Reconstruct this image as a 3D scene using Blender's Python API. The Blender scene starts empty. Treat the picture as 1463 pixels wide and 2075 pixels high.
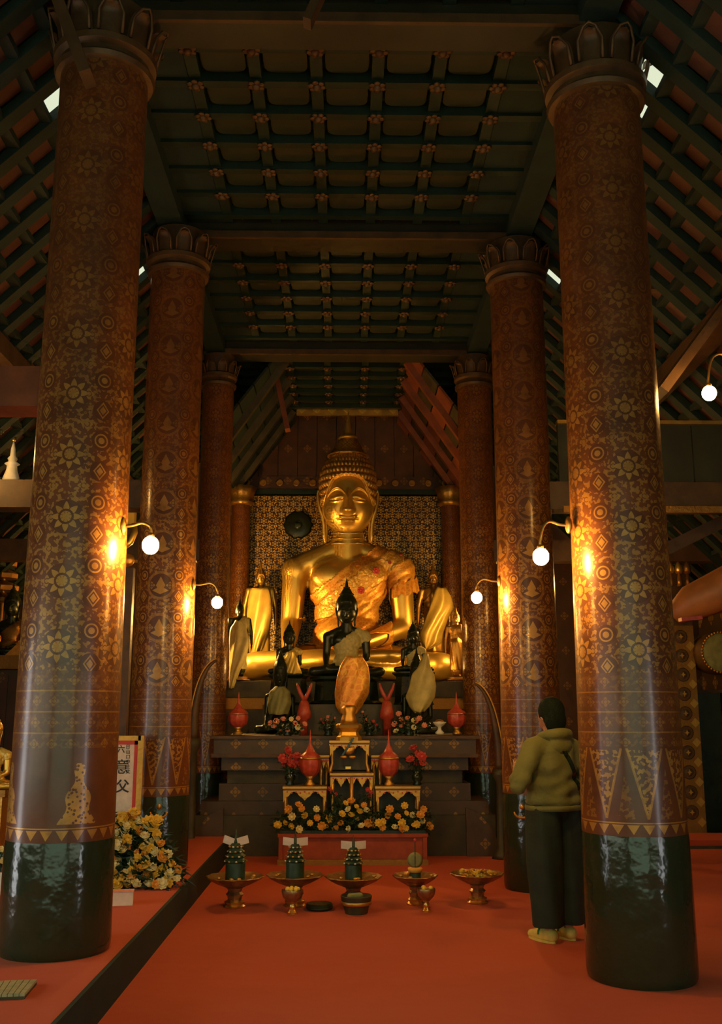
import bpy, bmesh, math, random
import numpy as np
from math import sin, cos, pi, radians, atan, atan2, tan, sqrt
from mathutils import Vector, Matrix, Euler
from mathutils.bvhtree import BVHTree

random.seed(7)
scene = bpy.context.scene
COL = scene.collection

# ------------------------------------------------------------------ camera, world, exposure
H = 1.48
PITCH = radians(11.6)
YAW = radians(0.9)
F = 2000.0
cam_d = bpy.data.cameras.new('camera')
cam = bpy.data.objects.new('camera', cam_d)
COL.objects.link(cam)
cam.location = (0, 0, H)
cam.rotation_euler = (pi / 2 + PITCH, 0, -YAW)
cam_d.sensor_fit = 'VERTICAL'
cam_d.sensor_height = 36.0
cam_d.sensor_width = 36.0
cam_d.lens = F / 2075 * 36.0
cam_d.clip_end = 200
scene.camera = cam

scene.view_settings.view_transform = 'Standard'
scene.view_settings.look = 'None'
scene.view_settings.exposure = 0.0
scene.view_settings.gamma = 1.0
scene.view_settings.use_curve_mapping = False

world = bpy.data.worlds.new('world')
scene.world = world
world.use_nodes = True
world.node_tree.nodes['Background'].inputs[0].default_value = (0.80, 0.86, 0.62, 1)
world.node_tree.nodes['Background'].inputs[1].default_value = 0.95

scene.cycles.max_bounces = 4
scene.cycles.diffuse_bounces = 2
scene.cycles.glossy_bounces = 2
scene.cycles.caustics_reflective = False
scene.cycles.caustics_refractive = False
scene.cycles.use_adaptive_sampling = True
scene.cycles.adaptive_threshold = 0.05
scene.cycles.use_light_tree = False
scene.cycles.adaptive_min_samples = 12
scene.cycles.sample_clamp_indirect = 2.0
scene.cycles.use_denoising = True
try:
    scene.cycles.denoiser = 'OPENIMAGEDENOISE'
    scene.cycles.denoising_prefilter = 'ACCURATE'
except Exception:
    pass

WARM = (1.0, 0.53, 0.13)
LAMP_W = 44.0


def area_light(name, loc, target, sx, sy, power, color):
    d = bpy.data.lights.new(name, 'AREA')
    d.shape = 'RECTANGLE'
    d.size, d.size_y = sx, sy
    d.energy = power
    d.color = color
    o = bpy.data.objects.new(name, d)
    COL.objects.link(o)
    o.location = loc
    o.rotation_euler = (Vector(target) - Vector(loc)).to_track_quat('-Z', 'Y').to_euler()
    return o


# daylight by the two side doors, plus added shadow fill from windows and front (all outside the frame, behind the visitor)
area_light('side_door_daylight', (-4.82, 5.2, 1.10), (0, 5.2, 1.10), 0.7, 1.9, 26.0, (0.92, 0.92, 0.95))
area_light('other_side_door_daylight', (4.82, 1.9, 1.10), (0, 1.9, 1.10), 0.7, 1.9, 30.0, (0.92, 0.92, 0.95))
area_light('added_window_fill', (-4.82, 0.7, 1.65), (0, 0.7, 1.65), 7.4, 1.7, 62.0, (0.84, 1.0, 0.74))  # unseen added fill, lifts the shadows and streaks the columns
area_light('other_added_window_fill', (4.82, -1.4, 1.65), (0, -1.4, 1.65), 5.0, 1.7, 30.0, (0.80, 1.0, 0.70))  # weaker added fill on the opposite wall, also unseen
area_light('added_front_fill', (0, -5.2, 1.9), (0, 6, 1.9), 8.6, 3.6, 75.0, (0.50, 1.0, 0.60))  # added green fill that lifts the dark tones


# ------------------------------------------------------------------ helpers
def ray(px, py):
    d = Vector(((px - 731.5) / F, 1.0, -(py - 1037.5) / F))
    d = Matrix.Rotation(PITCH, 3, 'X') @ d
    d = Matrix.Rotation(-YAW, 3, 'Z') @ d
    return d


def at(px, py, Y):
    """the world point seen at a pixel of the photograph, on the plane at depth Y"""
    d = ray(px, py)
    t = Y / d.y
    return Vector((d.x * t, Y, H + d.z * t))


def on_z(px, py, Z=0.0):
    d = ray(px, py)
    t = (Z - H) / d.z
    return Vector((d.x * t, d.y * t, Z))


class MB:
    def __init__(s):
        s.v = []
        s.f = []

    def add(s, vs, fs):
        n = len(s.v)
        s.v += [tuple(v) for v in vs]
        s.f += [tuple(i + n for i in f) for f in fs]
        return s

    def box(s, c, size, rot=None):
        hx, hy, hz = size[0] / 2, size[1] / 2, size[2] / 2
        vs = [Vector((x, y, z)) for x in (-hx, hx) for y in (-hy, hy) for z in (-hz, hz)]
        if rot is not None:
            R = Euler(rot).to_matrix() if not isinstance(rot, Matrix) else rot
            vs = [R @ v for v in vs]
        vs = [v + Vector(c) for v in vs]
        return s.add(vs, [(0, 1, 3, 2), (4, 6, 7, 5), (0, 4, 5, 1), (2, 3, 7, 6), (0, 2, 6, 4), (1, 5, 7, 3)])

    def bbox(s, x0, x1, y0, y1, z0, z1):
        return s.box(((x0 + x1) / 2, (y0 + y1) / 2, (z0 + z1) / 2), (x1 - x0, y1 - y0, z1 - z0))

    def beam(s, a, b, w, h, up=(0, 0, 1)):
        a, b = Vector(a), Vector(b)
        d = (b - a)
        L = d.length
        d.normalize()
        sx = d.cross(Vector(up))
        if sx.length < 1e-4:
            sx = Vector((1, 0, 0))
        sx.normalize()
        u = sx.cross(d)
        R = Matrix((sx, d, u)).transposed()
        return s.box((a + b) / 2, (w, L, h), R)

    def lathe(s, prof, n=24, c=(0, 0, 0), cap=True, rad=None):
        """prof: list of (r, z). rad: optional function(angle, r, z) -> r"""
        vs, fs = [], []
        for r, z in prof:
            for k in range(n):
                t = 2 * pi * k / n
                rr = rad(t, r, z) if rad else r
                vs.append((c[0] + rr * cos(t), c[1] + rr * sin(t), c[2] + z))
        for i in range(len(prof) - 1):
            for k in range(n):
                k2 = (k + 1) % n
                fs.append((i * n + k, i * n + k2, (i + 1) * n + k2, (i + 1) * n + k))
        if cap:
            fs.append(tuple(reversed(range(n))))
            m = (len(prof) - 1) * n
            fs.append(tuple(m + k for k in range(n)))
        return s.add(vs, fs)

    def tube(s, pts, radii, n=8, cap=True):
        pts = [Vector(p) for p in pts]
        if not isinstance(radii, (list, tuple)):
            radii = [radii] * len(pts)
        vs, fs = [], []
        prev = None
        for i, p in enumerate(pts):
            a = pts[max(i - 1, 0)]
            b = pts[min(i + 1, len(pts) - 1)]
            d = (b - a).normalized()
            if prev is None:
                ref = Vector((0, 0, 1)) if abs(d.z) < 0.9 else Vector((1, 0, 0))
                u = d.cross(ref).normalized()
            else:
                u = (prev - d * prev.dot(d)).normalized()
            prev = u
            w = d.cross(u)
            for k in range(n):
                t = 2 * pi * k / n
                vs.append(p + (u * cos(t) + w * sin(t)) * radii[i])
        for i in range(len(pts) - 1):
            for k in range(n):
                k2 = (k + 1) % n
                fs.append((i * n + k, i * n + k2, (i + 1) * n + k2, (i + 1) * n + k))
        if cap:
            fs.append(tuple(reversed(range(n))))
            m = (len(pts) - 1) * n
            fs.append(tuple(m + k for k in range(n)))
        return s.add(vs, fs)

    def capsule(s, a, b, ra, rb=None, n=14):
        rb = ra if rb is None else rb
        a, b = Vector(a), Vector(b)
        d = (b - a).normalized()
        pts, rr = [], []
        for k in range(5):
            t = -pi / 2 + (k + 0.35) / 5 * pi / 2
            pts.append(a + d * ra * sin(t)); rr.append(ra * cos(t))
        pts.append(a); rr.append(ra)
        pts.append(b); rr.append(rb)
        for k in range(5):
            t = (k + 0.65) / 5 * pi / 2
            pts.append(b + d * rb * sin(t)); rr.append(rb * cos(t))
        return s.tube(pts, rr, n)

    def ball(s, c, r, nu=16, nv=10, rot=None):
        if not isinstance(r, (tuple, list)):
            r = (r, r, r)
        vs, fs = [], []
        R = Euler(rot).to_matrix() if rot is not None else Matrix.Identity(3)
        for j in range(1, nv):
            ph = -pi / 2 + pi * j / nv
            for k in range(nu):
                t = 2 * pi * k / nu
                vs.append(R @ Vector((r[0] * cos(ph) * cos(t), r[1] * cos(ph) * sin(t), r[2] * sin(ph))) + Vector(c))
        for j in range(nv - 2):
            for k in range(nu):
                k2 = (k + 1) % nu
                fs.append((j * nu + k, j * nu + k2, (j + 1) * nu + k2, (j + 1) * nu + k))
        b = len(vs)
        vs.append(R @ Vector((0, 0, -r[2])) + Vector(c))
        vs.append(R @ Vector((0, 0, r[2])) + Vector(c))
        for k in range(nu):
            k2 = (k + 1) % nu
            fs.append((b, k2, k))
            fs.append((b + 1, (nv - 2) * nu + k, (nv - 2) * nu + k2))
        return s.add(vs, fs)

    def prism(s, poly, y0, y1, map=None):
        """poly: (x, z) outline extruded from y0 to y1"""
        n = len(poly)
        vs = [(x, y0, z) for x, z in poly] + [(x, y1, z) for x, z in poly]
        if map:
            vs = [map(Vector(v)) for v in vs]
        fs = [tuple(range(n)), tuple(reversed(range(n, 2 * n)))]
        for k in range(n):
            k2 = (k + 1) % n
            fs.append((k, k + n, k2 + n, k2))
        return s.add(vs, fs)

    def grid(s, fn, nu, nv):
        vs = [fn(i / nu, j / nv) for j in range(nv + 1) for i in range(nu + 1)]
        fs = [(j * (nu + 1) + i, j * (nu + 1) + i + 1, (j + 1) * (nu + 1) + i + 1, (j + 1) * (nu + 1) + i)
              for j in range(nv) for i in range(nu)]
        return s.add(vs, fs)

    def xf(s, M):
        s.v = [tuple(M @ Vector(v)) for v in s.v]
        return s

    def mesh(s, name, mat=None, smooth=False):
        me = bpy.data.meshes.new(name)
        me.from_pydata(s.v, [], s.f)
        bm = bmesh.new()
        bm.from_mesh(me)
        bmesh.ops.recalc_face_normals(bm, faces=bm.faces)
        bm.to_mesh(me)
        bm.free()
        if mat:
            me.materials.append(mat)
        if smooth:
            me.polygons.foreach_set('use_smooth', [True] * len(me.polygons))
            if smooth == 'auto':
                try:
                    me.set_sharp_from_angle(angle=radians(40))
                except Exception:
                    pass
        me.update()
        return me


def link(name, me, parent=None, loc=(0, 0, 0), rot=(0, 0, 0), scale=(1, 1, 1)):
    o = bpy.data.objects.new(name, me)
    COL.objects.link(o)
    o.location = loc
    o.rotation_euler = rot
    o.scale = scale if isinstance(scale, (tuple, list)) else (scale,) * 3
    if parent is not None:
        o.parent = parent
    return o


def obj(name, mb, mat, parent=None, smooth=False, loc=(0, 0, 0), rot=(0, 0, 0), scale=(1, 1, 1), kind=None):
    o = link(name, mb.mesh(name, mat, smooth), parent, loc, rot, scale)
    if kind:
        o['kind'] = kind
    return o


def tag(o, label=None, cat=None, group=None, kind=None):
    if label: o['label'] = label
    if cat: o['category'] = cat
    if group: o['group'] = group
    if kind: o['kind'] = kind
    return o


def thing(name, label, cat, loc=(0, 0, 0), rz=0, group=None, scale=1, kind=None):
    o = link(name, None, None, loc, (0, 0, rz), scale)
    return tag(o, label, cat, group, kind)


def struct(name, label=None, loc=(0, 0, 0)):
    o = link(name, None, None, loc)
    o['kind'] = 'structure'
    if label: o['label'] = label
    return o


def dup(root, loc=None, rz=None, label=None, scale=None):
    def cp(o, parent):
        c = o.copy()
        COL.objects.link(c)
        c.parent = parent
        for ch in [k for k in o.children]:
            cp(ch, c)
        return c
    r = cp(root, None)
    if loc is not None: r.location = loc
    if rz is not None: r.rotation_euler = (0, 0, rz)
    if scale is not None: r.scale = (scale,) * 3
    if label: r['label'] = label
    return r


# ------------------------------------------------------------------ materials
class N:
    """tiny arithmetic on shader sockets"""
    T = None

    def __init__(s, x):
        s.x = x.x if isinstance(x, N) else x

    @staticmethod
    def op(o, *a, clamp=False):
        n = N.T.nodes.new('ShaderNodeMath')
        n.operation = o
        n.use_clamp = clamp
        for i, v in enumerate(a):
            v = v.x if isinstance(v, N) else v
            if isinstance(v, (int, float)):
                n.inputs[i].default_value = v
            else:
                N.T.links.new(v, n.inputs[i])
        return N(n.outputs[0])

    def __add__(a, b): return N.op('ADD', a, b)
    __radd__ = __add__
    def __sub__(a, b): return N.op('SUBTRACT', a, b)
    def __rsub__(a, b): return N.op('SUBTRACT', b, a)
    def __mul__(a, b): return N.op('MULTIPLY', a, b)
    __rmul__ = __mul__
    def __truediv__(a, b): return N.op('DIVIDE', a, b)
    def lt(a, b): return N.op('LESS_THAN', a, b)
    def gt(a, b): return N.op('GREATER_THAN', a, b)
    def abs(a): return N.op('ABSOLUTE', a)
    def cos(a): return N.op('COSINE', a)
    def frac(a): return N.op('FRACT', a)
    def floor(a): return N.op('FLOOR', a)
    def sqrt(a): return N.op('SQRT', a)
    def max(a, b): return N.op('MAXIMUM', a, b)
    def min(a, b): return N.op('MINIMUM', a, b)
    def clamp(a): return N.op('ADD', a, 0.0, clamp=True)
    def band(a, lo, hi): return a.gt(lo) * a.lt(hi)


def atan2n(y, x): return N.op('ARCTAN2', y, x)


def new_mat(name):
    m = bpy.data.materials.new(name)
    m.use_nodes = True
    t = m.node_tree
    N.T = t
    return m, t, t.nodes['Principled BSDF']


def noise(t, scale=5, detail=3, vec=None, rough=0.5):
    n = t.nodes.new('ShaderNodeTexNoise')
    n.inputs['Scale'].default_value = scale
    n.inputs['Detail'].default_value = detail
    n.inputs['Roughness'].default_value = rough
    if vec is not None:
        t.links.new(vec, n.inputs['Vector'])
    return N(n.outputs['Fac'])


def voronoi(t, scale, vec=None, feature='F1'):
    n = t.nodes.new('ShaderNodeTexVoronoi')
    n.feature = feature
    n.inputs['Scale'].default_value = scale
    if vec is not None:
        t.links.new(vec, n.inputs['Vector'])
    return N(n.outputs['Distance'])


def mix(t, fac, a, b):
    n = t.nodes.new('ShaderNodeMix')
    n.data_type = 'RGBA'
    for sock, v in ((n.inputs[0], fac), (n.inputs[6], a), (n.inputs[7], b)):
        v = v.x if isinstance(v, N) else v
        if isinstance(v, (int, float)):
            sock.default_value = v
        elif isinstance(v, (tuple, list)):
            sock.default_value = (*v[:3], 1)
        else:
            t.links.new(v, sock)
    return n.outputs[2]


def setin(t, bs, name, v):
    v = v.x if isinstance(v, N) else v
    s = bs.inputs[name]
    if isinstance(v, (int, float)):
        s.default_value = v
    elif isinstance(v, (tuple, list)):
        s.default_value = (*v[:3], 1)
    else:
        t.links.new(v, s)


def bump(t, bs, h, strength=0.3, dist=0.01):
    n = t.nodes.new('ShaderNodeBump')
    n.inputs['Strength'].default_value = strength
    n.inputs['Distance'].default_value = dist
    t.links.new(h.x, n.inputs['Height'])
    t.links.new(n.outputs[0], bs.inputs['Normal'])


def coords(t, kind='Object'):
    return t.nodes.new('ShaderNodeTexCoord').outputs[kind]


def simple(name, col, rough=0.5, metal=0.0, var=0.25, nscale=8, bstr=0.15, bdist=0.004, spec=None, col2=None, coat=0):
    m, t, bs = new_mat(name)
    c = coords(t)
    nf = noise(t, nscale, 4, c)
    dark = col2 or tuple(x * (1 - var) for x in col)
    lite = tuple(min(1, x * (1 + var * 0.6)) for x in col)
    setin(t, bs, 'Base Color', mix(t, ((nf - 0.3) * 2.5).clamp(), dark, lite))
    setin(t, bs, 'Roughness', rough)
    setin(t, bs, 'Metallic', metal)
    if spec is not None:
        bs.inputs['Specular IOR Level'].default_value = spec
    if coat:
        bs.inputs['Coat Weight'].default_value = coat
        bs.inputs['Coat Roughness'].default_value = 0.15
    if bstr:
        bump(t, bs, noise(t, nscale * 4, 3, c), bstr, bdist)
    return m


def uvz(t):
    s = t.nodes.new('ShaderNodeSeparateXYZ')
    t.links.new(coords(t), s.inputs[0])
    return N(s.outputs[0]), N(s.outputs[1]), N(s.outputs[2])


GOLD = (0.95, 0.56, 0.10)
GOLD_D = (0.62, 0.33, 0.06)
LACQ = (0.195, 0.054, 0.013)
LACQ_D = (0.095, 0.030, 0.009)


def rep(a, p, off=0.0):
    """distance to the nearest multiple of p, signed"""
    return ((a / p + (0.5 - off)).frac() - 0.5) * p


def cell(a, p, off=0.0):
    return (a / p + (0.5 - off)).floor()


def lotus(du, dv, R, k=4):
    r = (du * du + dv * dv).sqrt()
    th = atan2n(du, dv)
    tri = 1 - ((th * (k / pi) + 0.5).frac() * 2 - 1).abs()
    edge = tri * (0.46 * R) + 0.52 * R
    m = r.lt(edge)
    inner = ((r - R * 0.42).abs()).lt(R * 0.07)
    spoke = tri.lt(0.12) * r.gt(R * 0.2)
    return (m - inner - spoke).clamp()


def column_mat(name, R=0.285, medallion=False, pennants=True):
    m, t, bs = new_mat(name)
    x, y, z = uvz(t)
    th = atan2n(x, 0 - y)
    u = th * R
    P = 2 * pi * R / 5
    V = 0.37
    comb = t.nodes.new('ShaderNodeCombineXYZ')
    t.links.new(u.x, comb.inputs[0]); t.links.new(z.x, comb.inputs[1])
    uv = comb.outputs[0]
    wear = noise(t, 2.3, 5, coords(t), 0.62)
    wear2 = noise(t, 14, 4, coords(t), 0.6)
    # main motif column
    du, dv = rep(u, P), rep(z, V)
    if medallion:
        r = (du * du + dv * dv).sqrt()
        ring = ((r - 0.115).abs()).lt(0.012)
        body = ((du.abs() * 1.5 + dv.abs() * 0.8)).lt(0.062)
        wing = ((dv + 0.045).abs() + du.abs() * 0.45).lt(0.034)
        motif = (body + wing).clamp()
        halo = r.lt(0.125) * (1 - motif) * (1 - ring)
        motif = (motif + ring * 0.45).clamp()
    else:
        motif = lotus(du, dv, 0.092)
        halo = ((du * du + dv * dv).sqrt()).lt(0.100) * (1 - motif)
    # diamonds and rings on the line between
    du2, dv2 = rep(u, P, 0.5), rep(z, V / 2, 0.5)
    par = ((cell(z, V / 2, 0.5)) * 0.5).frac().gt(0.25)
    dia = (du2.abs() * 1.3 + dv2.abs()).lt(0.052) * (((du2.abs() * 1.3 + dv2.abs()) - 0.033).abs()).gt(0.006)
    r2 = (du2 * du2 + dv2 * dv2).sqrt()
    ring2 = r2.lt(0.042) * (((r2 - 0.026).abs()).gt(0.007))
    mid = par * dia + (1 - par) * ring2
    halo2 = (r2.lt(0.06)) * (1 - mid)
    # small flowers at the other crossings
    du3, dv3 = rep(u, P / 2, 0.5), rep(z, V / 2, 0.0)
    tiny = lotus(du3, dv3, 0.036, 2)
    # filigree scrolls
    vo2 = voronoi(t, 30, uv, 'F1')
    lf = noise(t, 34, 1, uv)
    fil = (lf.gt(0.545) * 0.8 + vo2.lt(0.26) * 0.8 - ((vo2 - 0.17).abs()).lt(0.03) * 0.8).clamp()
    fil = fil * (1 - (halo + halo2).clamp())
    gold = (motif + mid + tiny * 0.8).clamp()
    body = z.gt(1.72)
    g_body = (gold * 0.85).max(fil * 0.74) * body
    # horizontal banded zone
    lines = (((rep(z, 0.115)).abs()).lt(0.004)) * 0.5
    small = lotus(rep(u, 0.10), rep(z, 0.115, 0.5), 0.03, 2) * 0.35
    g_band = (lines + small + fil * 0.2).clamp() * z.band(1.30, 1.72)
    # hanging pennants, wide at the top
    pw = 2 * pi * R / 8
    dp = rep(u, pw).abs()
    hw = (z - 0.90) * (0.42 * pw / 0.38)
    inside = dp.lt(hw) * z.band(0.90, 1.28)
    edge = ((dp - hw).abs()).lt(0.007) * z.band(0.90, 1.29)
    vo3 = voronoi(t, 46, uv, 'F1')
    dq = rep(u, pw, 0.5).abs()
    hw2 = (1.18 - z) * (0.20 * pw / 0.28)
    spire = dq.lt(hw2) * z.band(0.90, 1.18)
    if pennants:
        g_pen = (inside * noise(t, 40, 1, uv).gt(0.52) * 0.8 + edge * 0.7 + spire * vo3.gt(0.55) * 0.35).clamp() * z.lt(1.30)
    else:
        # single tall pagoda shaped spires
        ds = rep(u, pw * 2, 0.35).abs()
        hs = (1.26 - z) * 0.26 + (z * 42).cos() * 0.012
        g_pen = (ds.lt(hs) * vo3.gt(0.34)).clamp() * z.band(0.90, 1.22)
    # the fringe above the black foot
    ft = rep(u, 2 * pi * R / 22).abs()
    teeth = ft.lt((z - 0.815) * 0.62) * z.band(0.815, 0.868)
    line = z.band(0.874, 0.881)
    g = (g_body + g_band + g_pen + teeth + line).clamp()
    w = ((wear * 1.2 + wear2 * 0.8 - 0.62) * 2.4).clamp()
    high = 1 - ((z - 2.8) / 1.4).clamp() * 0.75  # gold fades upward, for wear and for dimmer light put into the colour
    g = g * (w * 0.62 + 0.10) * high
    base = mix(t, ((wear - 0.35) * 3).clamp(), LACQ_D, LACQ)
    base = mix(t, ((halo + halo2).clamp() * body * 0.35), base, (0.06, 0.018, 0.006))
    setin(t, bs, 'Base Color', mix(t, g, base, (0.66, 0.33, 0.06)))
    setin(t, bs, 'Metallic', g * 0.6)
    setin(t, bs, 'Roughness', (0.30 + wear2 * 0.16 + g * 0.05))
    bs.inputs['Coat Weight'].default_value = 0.5
    bs.inputs['Coat Roughness'].default_value = 0.20
    bs.inputs['Specular IOR Level'].default_value = 0.3
    bump(t, bs, wear2 * 0.6 + g * 0.25 + noise(t, 5, 2, coords(t)) * 2.0, 0.35, 0.006)
    return m


def wall_mat(name, scale=1.0):
    """gold stencil lattice on dark red lacquer (on a wall facing -Y: x and z)"""
    m, t, bs = new_mat(name)
    x, y, z = uvz(t)
    comb = t.nodes.new('ShaderNodeCombineXYZ')
    t.links.new(x.x, comb.inputs[0]); t.links.new(z.x, comb.inputs[1])
    uv = comb.outputs[0]
    P = 0.19 * scale
    ax_, az_ = rep(x, P), rep(z, P)
    bx_, bz_ = rep(x, P, 0.5), rep(z, P, 0.5)
    ra = (ax_ * ax_ + az_ * az_).sqrt()
    rb = (bx_ * bx_ + bz_ * bz_).sqrt()
    rm = ra.min(rb)
    pet = lotus(ax_, az_, 0.062 * scale, 3) + lotus(bx_, bz_, 0.062 * scale, 3)
    lf = noise(t, 30, 1, uv)
    wear = noise(t, 3, 5, coords(t), 0.65)
    g = (pet * 0.85 + lf.gt(0.50) * rm.gt(0.066 * scale)).clamp() * (((wear - 0.3) * 3).clamp() * 0.6 + 0.4)
    setin(t, bs, 'Base Color', mix(t, g, (0.05, 0.014, 0.005), (1.0, 0.60, 0.14)))
    setin(t, bs, 'Metallic', g * 0.6)
    setin(t, bs, 'Roughness', 0.42)
    bump(t, bs, g + wear * 0.5, 0.3, 0.004)
    return m


def stencil_mat(name, base, P=0.3, R=0.08, strength=0.55, axis='xz', rows=None):
    """sparse gold rosettes on a board"""
    m, t, bs = new_mat(name)
    x, y, z = uvz(t)
    a, b = {'xz': (x, z), 'xy': (x, y), 'yz': (y, z)}[axis]
    wear = noise(t, 5, 4, coords(t), 0.6)
    g = lotus(rep(a, P), rep(b, P if rows is None else rows, 0.5), R, 2) * strength * (wear * 1.3).clamp()
    bc = mix(t, ((wear - 0.3) * 2.5).clamp(), tuple(c * 0.6 for c in base), base)
    setin(t, bs, 'Base Color', mix(t, g, bc, (0.8, 0.42, 0.08)))
    setin(t, bs, 'Metallic', g * 0.6)
    setin(t, bs, 'Roughness', 0.42)
    bump(t, bs, wear, 0.25, 0.004)
    return m


M = {}
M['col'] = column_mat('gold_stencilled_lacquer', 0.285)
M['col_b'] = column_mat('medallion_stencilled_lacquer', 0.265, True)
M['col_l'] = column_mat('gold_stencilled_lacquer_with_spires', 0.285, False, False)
M['wall_gold'] = wall_mat('stencilled_lattice_wall')


def gold_mat(name, col=GOLD, rough=0.27, bs_=0.15, dist=0.006, sc=3):
    m, t, bs = new_mat(name)
    c = coords(t)
    n1 = noise(t, sc, 4, c)
    setin(t, bs, 'Base Color', mix(t, ((n1 - 0.3) * 2).clamp(), tuple(x * 0.8 for x in col), col))
    bs.inputs['Metallic'].default_value = 0.86
    setin(t, bs, 'Roughness', n1 * 0.16 + (rough - 0.06))
    bump(t, bs, noise(t, sc * 4, 3, c), bs_, dist)
    return m


M['gold'] = gold_mat('polished_gold', (1.0, 0.62, 0.12), 0.36)
M['gold_old'] = gold_mat('aged_gilding', (0.72, 0.38, 0.08), 0.42, 0.5, 0.008, 8)
M['capital'] = simple('dark_gilding', (0.12, 0.060, 0.020), 0.5, 0.35, 0.4, 9, 0.4)  # one darker gilding tone for capitals, ceiling rosettes and roundels
M['red_felt'] = simple('red_felt', (0.36, 0.065, 0.026), 0.8, 0, 0.2, 12, 0.2)
M['gold_dull'] = gold_mat('dull_gilding', (0.42, 0.20, 0.045), 0.5, 0.5, 0.01, 10)
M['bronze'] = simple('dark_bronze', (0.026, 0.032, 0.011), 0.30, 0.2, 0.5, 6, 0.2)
M['black'] = simple('black_lacquer', (0.015, 0.025, 0.010), 0.25, 0, 0.4, 5, 0.10, 0.012)
# uneven lacquer on the column feet
m, t, bs = new_mat('black_foot_lacquer')
c_ = coords(t)
setin(t, bs, 'Base Color', mix(t, noise(t, 6, 4, c_), (0.018, 0.029, 0.012), (0.030, 0.034, 0.014)))
setin(t, bs, 'Roughness', noise(t, 9, 3, c_) * 0.12 + 0.10)
bump(t, bs, noise(t, 7, 3, c_), 0.5, 0.02)
M['foot'] = m
M['wood'] = simple('dark_red_wood', (0.085, 0.040, 0.012), 0.5, 0, 0.4, 6, 0.3, 0.006)
M['wood_dark'] = simple('smoked_wood', (0.055, 0.042, 0.014), 0.55, 0, 0.4, 6, 0.3, 0.006)
M['wood_red'] = simple('red_lacquered_wood', (0.22, 0.055, 0.016), 0.42, 0, 0.35, 5, 0.25, 0.006)
M['wood_red_lit'] = simple('lamplit_red_lacquer', (0.50, 0.17, 0.04), 0.5, 0, 0.3, 4, 0.25, 0.006)  # red lacquer brightened to orange, lamplight put into the colour
M['screen'] = simple('dark_screen_board', (0.030, 0.030, 0.010), 0.6, 0, 0.35, 4, 0.25, 0.006)
M['batten'] = simple('ceiling_batten_wood', (0.007, 0.021, 0.011), 0.5, 0, 0.4, 7, 0.3)
M['coffer'] = stencil_mat('coffer_panel', (0.030, 0.036, 0.014), 0.9, 0.16, 0.5, 'xy')
M['beam'] = stencil_mat('stencilled_beam', (0.030, 0.026, 0.012), 0.34, 0.06, 0.5, 'xz', 0.34)
M['gable'] = stencil_mat('gable_boards', (0.095, 0.036, 0.011), 0.318, 0.07, 0.28, 'xz', 0.55)
M['altar'] = stencil_mat('altar_woodwork', (0.085, 0.045, 0.013), 0.30, 0.06, 0.4, 'xz', 0.26)
M['tile'] = simple('terracotta_tile', (0.095, 0.030, 0.014), 0.7, 0, 0.45, 3, 0.4, 0.01)
M['roof_board'] = simple('dark_roof_board', (0.006, 0.020, 0.011), 0.8, 0, 0.3, 5, 0.2)
M['cream_cloth'] = simple('cream_robe', (0.62, 0.50, 0.17), 0.55, 0.0, 0.25, 10, 0.3)
M['yellow_cloth'] = simple('yellow_satin', (0.85, 0.56, 0.10), 0.36, 0.25, 0.2, 8, 0.25)
M['green_cloth'] = simple('olive_cloth', (0.26, 0.24, 0.07), 0.6, 0, 0.3, 12, 0.4)
M['red_pat'] = simple('coral_lacquer', (0.55, 0.075, 0.045), 0.35, 0, 0.3, 25, 0.4, 0.004)
M['pink'] = simple('pink_petal', (0.85, 0.33, 0.22), 0.6, 0, 0.2, 30, 0.1)
M['rose'] = simple('rose_petal', (0.62, 0.07, 0.06), 0.6, 0, 0.3, 30, 0.1)
M['yel'] = simple('yellow_petal', (0.88, 0.55, 0.06), 0.6, 0, 0.2, 30, 0.1)
M['yel2'] = simple('orange_yellow_petal', (0.85, 0.38, 0.05), 0.6, 0, 0.2, 30, 0.1)
M['white_p'] = simple('cream_petal', (0.88, 0.74, 0.36), 0.6, 0, 0.15, 30, 0.1)
M['leaf'] = simple('dark_leaf', (0.018, 0.050, 0.014), 0.5, 0, 0.4, 20, 0.2)
M['paper'] = simple('pale_paper', (0.75, 0.60, 0.45), 0.7, 0, 0.12, 20, 0.1)
M['white'] = simple('white_glaze', (0.78, 0.76, 0.66), 0.3, 0, 0.1, 20, 0.05)
M['cane'] = simple('plaited_cane', (0.42, 0.38, 0.20), 0.6, 0, 0.25, 25, 0.3)
M['banana'] = simple('folded_banana_leaf', (0.025, 0.055, 0.025), 0.45, 0, 0.5, 15, 0.3)
M['silver'] = simple('worn_silver', (0.42, 0.24, 0.10), 0.35, 0.8, 0.35, 25, 0.5, 0.004)
M['ink'] = simple('black_ink', (0.02, 0.02, 0.02), 0.6, 0, 0.1, 10, 0)
M['red_paint'] = simple('red_paint', (0.62, 0.035, 0.012), 0.45, 0, 0.15, 10, 0.1)
M['brass'] = simple('brass', (0.8, 0.45, 0.12), 0.3, 0.9, 0.2, 10, 0.1)
M['hoodie'] = simple('olive_fleece', (0.175, 0.165, 0.042), 0.85, 0, 0.18, 9, 0.5, 0.01)
M['trousers'] = simple('black_trousers', (0.016, 0.026, 0.011), 0.8, 0, 0.3, 9, 0.3, 0.01)
M['hair'] = simple('black_hair', (0.007, 0.013, 0.006), 0.85, 0, 0.3, 40, 0.6, 0.006, spec=0.2)
M['skin'] = simple('skin', (0.50, 0.22, 0.12), 0.5, 0, 0.1, 12, 0.1)
M['shoe'] = simple('mustard_canvas', (0.85, 0.60, 0.12), 0.7, 0, 0.2, 20, 0.2)
M['green'] = simple('green_trim', (0.05, 0.28, 0.09), 0.6, 0, 0.1, 20, 0.1)

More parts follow.
